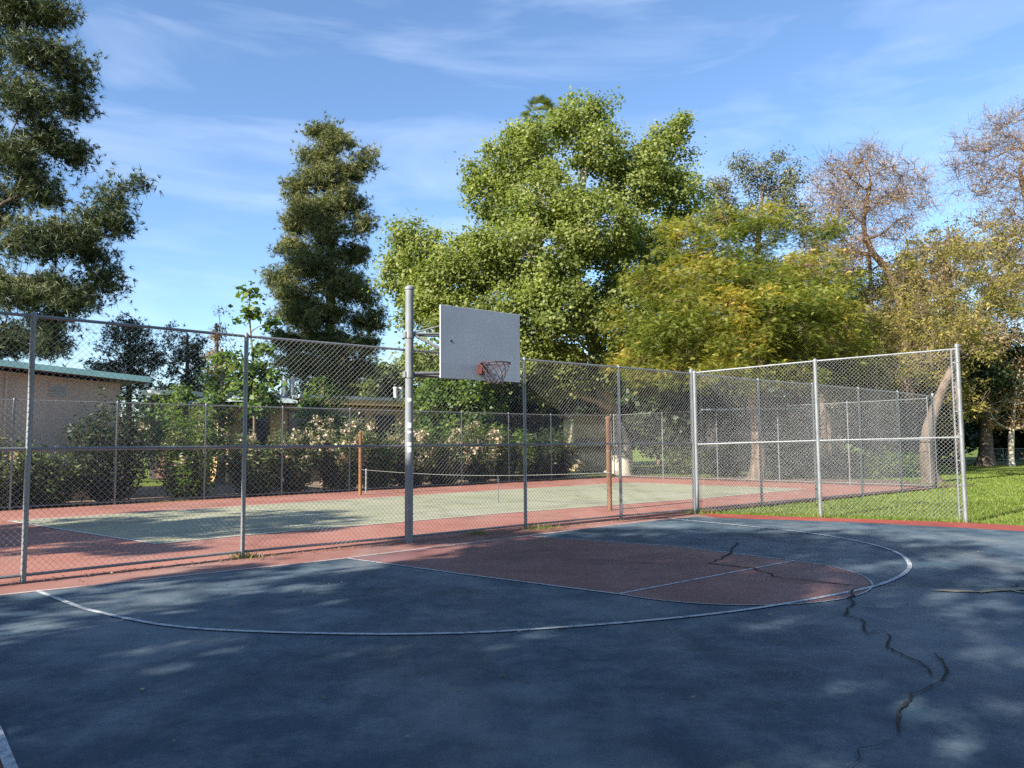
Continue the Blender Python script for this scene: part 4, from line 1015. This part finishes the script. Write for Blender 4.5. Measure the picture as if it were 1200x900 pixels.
# --- trees standing behind and left of the camera, whose crowns shade the court
proto = None
shade = [(-17.0, -5.0, 0.0, 0.80), (-21.5, -6.8, 1.3, 1.27), (-25.5, -9.5, 2.1, 1.0), (-17.5, -11.0, 3.3, 0.9), (-11.5, -14.5, 4.0, 0.95), (-24.0, -16.5, 5.1, 1.1), (-12.5, -20.0, 0.7, 1.0)]
SL = ['broad shade tree nearest the camera on its left', 'broad shade tree beside the baseline, left of the view', 'broad shade tree farther left along the baseline', 'broad shade tree in the second row behind the camera', 'broad shade tree right behind the camera', 'broad shade tree deep in the second row', 'broad shade tree behind the camera to the right', 'broad shade tree farthest left of all']
for i, (u, n, rz, sc) in enumerate(shade):
    p = ct(u, n)
    if proto is None:
        proto = blob_tree('shade_tree', SL[0], 0, 0, 4.0, 13.0, 4.6, M['lf_green'], M['bark_brown'], 401, per=85, size=0.22, clumps=2.5, cr=0.46, r0=0.3, nl=10, group='shade trees behind the camera', base=(0, 0, 0))
        o = proto; proto_parts = list(proto.children)
    else:
        o = proto.copy(); C.objects.link(o); o['label'] = SL[i]
        for ch in proto_parts:
            c = ch.copy(); C.objects.link(c); c.parent = o
    o.location = (p[0], p[1], 0); o.rotation_euler = (0, 0, rz); o.scale = (sc, sc, sc)
for u, n, rz, sc, lab in ((-15.5, 4.4, 2.0, 0.80, 'shade tree beside the tennis court end, outside the view'), (-17.6, 6.6, 0.5, 0.76, 'shade tree by the tan building, outside the view'), (-20.0, 3.4, 4.0, 0.80, 'shade tree behind the tennis court end, outside the view')):
    o = proto.copy(); C.objects.link(o); o['label'] = lab
    for ch in proto_parts:
        c = ch.copy(); C.objects.link(c); c.parent = o
    p = ct(u, n); o.location = (p[0], p[1], 0); o.rotation_euler = (0, 0, rz); o.scale = (sc, sc, sc)
tb_ = ct(-15.5, -4.6)
tree('shade_tree', 'tall shade tree with a limb reaching out over the court edge, outside the view', 'tree', tb_, [ct(-15.5, -4.5, 4), ct(-15.3, -4.4, 8), ct(-15.2, -4.3, 11)],
     [(ct(-13.0, -1.0, 8.2), np.array([1.0, 0.6, 0.55])), (ct(-12.3, -1.05, 7.9), np.array([0.8, 0.55, 0.45])), (ct(-13.7, -1.15, 8.5), np.array([0.8, 0.6, 0.5])), (ct(-14.5, -3.2, 9.2), np.array([1.3, 1.2, 1.1])), (ct(-15.6, -5.0, 10.8), np.array([1.8, 1.6, 1.4])), (ct(-16.8, -4.2, 9.0), np.array([1.4, 1.3, 1.1])), (ct(-14.6, -6.0, 8.2), np.array([1.6, 1.5, 1.2]))],
     'broad', M['lf_green'], M['bark_brown'], r0=0.28, clumps=20, per=70, cr=0.4, size=0.2, seed=77)
# unseen trees added behind and right of the camera to block sky light
for x, y, rz, sc, lab in ((9, -11, 1.0, 1.4, 'added sky-blocking tree behind the camera on its right'), (19, 4, 2.2, 1.35, 'added sky-blocking tree right of the court, outside the view'), (2, -19, 3.1, 1.5, 'added sky-blocking tree straight behind the camera'), (21, -9, 4.4, 1.5, 'added sky-blocking tree far behind the camera on its right'), (30, 6, 5.2, 1.4, 'added sky-blocking tree farthest to the right, outside the view')):
    o = proto.copy(); C.objects.link(o); o['label'] = lab
    for ch in proto_parts:
        c = ch.copy(); C.objects.link(c); c.parent = o
    o.location = (x, y, 0); o.rotation_euler = (0, 0, rz); o.scale = (sc, sc, sc)
# ================================================================ SMALL THINGS
r = np.random.default_rng(77)
# grass blades on the near lawn
n = 80000; Yg = 12 + 30 * r.uniform(0, 1, n) ** 1.6; Xg = r.uniform(0.2, 0.78, n) * Yg
wl = [corner, np.array(wing[1]), np.array(wing[2]), np.array([10.16, 15.45]), np.array([21.6, 5.0])]
def beyond(X, Y, path):
    yy = np.interp(X, [p[0] for p in path], [p[1] for p in path]); return Y > yy - 0.07
ten_y = np.interp(Xg, [corner[0], T_END[0], 60], [corner[1], T_END[1], T_END[1] + 200])
ok = beyond(Xg, Yg, wl) & (Yg < ten_y - 0.05) & (Xg > corner[0] + 0.1)
Xg, Yg = Xg[ok], Yg[ok]; n = len(Xg)
B = np.stack([Xg, Yg, np.full(n, -0.03)], 1); a = r.uniform(0, 2 * math.pi, n); hh = r.uniform(0.012, 0.038, n) * (1 + 0.02 * (Yg - 15)); ww = 0.008 * (1 + 0.06 * (Yg - 12))
sd_ = np.stack([np.cos(a) * ww, np.sin(a) * ww, np.zeros(n)], 1); tip = B + np.stack([r.normal(0, .03, n), r.normal(0, .03, n), hh + 0.03], 1)
V = np.stack([B - sd_, B + sd_, tip], 1).reshape(-1, 3)
g = link('grass', mesh_np('grass', V, np.arange(3 * n).reshape(n, 3), np.clip(0.45 + r.normal(0, .25, n), 0, 1)), M['lf_grass']); g['kind'] = 'stuff'
# dead leaves along the fence foot and over the court
P = []
for k in range(900):
    u = r.uniform(-9, 8); P.append(ct(u, -0.12 + r.normal(0, 0.09)))
for k in range(260): P.append(ct(r.uniform(-10, 9), r.uniform(-9, -0.3)))
for k in range(500): P.append(ct(r.uniform(-6, 17), 13.0 + r.normal(0, 0.25)))
P = np.array(P); P[:, 2] = 0.022
V, F = leaves_broad(r, P, 0.045, 0.0, 0.6, 3.0)
V[:, 2] = 0.02 + np.abs(V[:, 2] - 0.022) * 0.4
g = link('leaf_litter', mesh_np('leaf_litter', V, F, r.uniform(0, 1, len(F))), M['lf_dry']); g['kind'] = 'stuff'
def weed(label, px, py, s, seed):
    r = np.random.default_rng(seed); c = gp(px, py); k = 160
    P = c + np.stack([r.normal(0, 0.17 * s, k), r.normal(0, 0.10 * s, k), np.full(k, 0.0)], 1); a = rand_dirs(r, k, 0.9); L = r.uniform(0.04, 0.16, k)[:, None] * s
    e = unit(np.cross(a, rand_dirs(r, k))) * 0.007
    V = np.stack([P - e, P + e, P + a * L], 1).reshape(-1, 3); V[:, 2] = np.maximum(V[:, 2], 0.006)
    o = link('weed_tuft', mesh_np('weed_tuft', V, np.arange(3 * k).reshape(k, 3), np.clip(0.7 + r.normal(0, .2, k), 0, 1)), M['lf_grass'])
    tag(o, label, 'weed', 'weeds along the fence foot')
weed('small green weed tuft at the foot of the second fence post from the left', 289, 653, 1.0, 1)
weed('green weed tuft just right of the fence post below the backboard edge', 633, 620, 1.2, 2)
weed('weed tuft halfway between the pole and the next post', 560, 626, 0.8, 3)
weed('weed tuft at the foot of the fence corner post', 822, 602, 1.4, 4)
weed('weed tuft at the base of the wing middle post', 958, 606, 1.2, 5)
weed('weed tuft at the foot of the bright end post', 1128, 612, 1.2, 6)
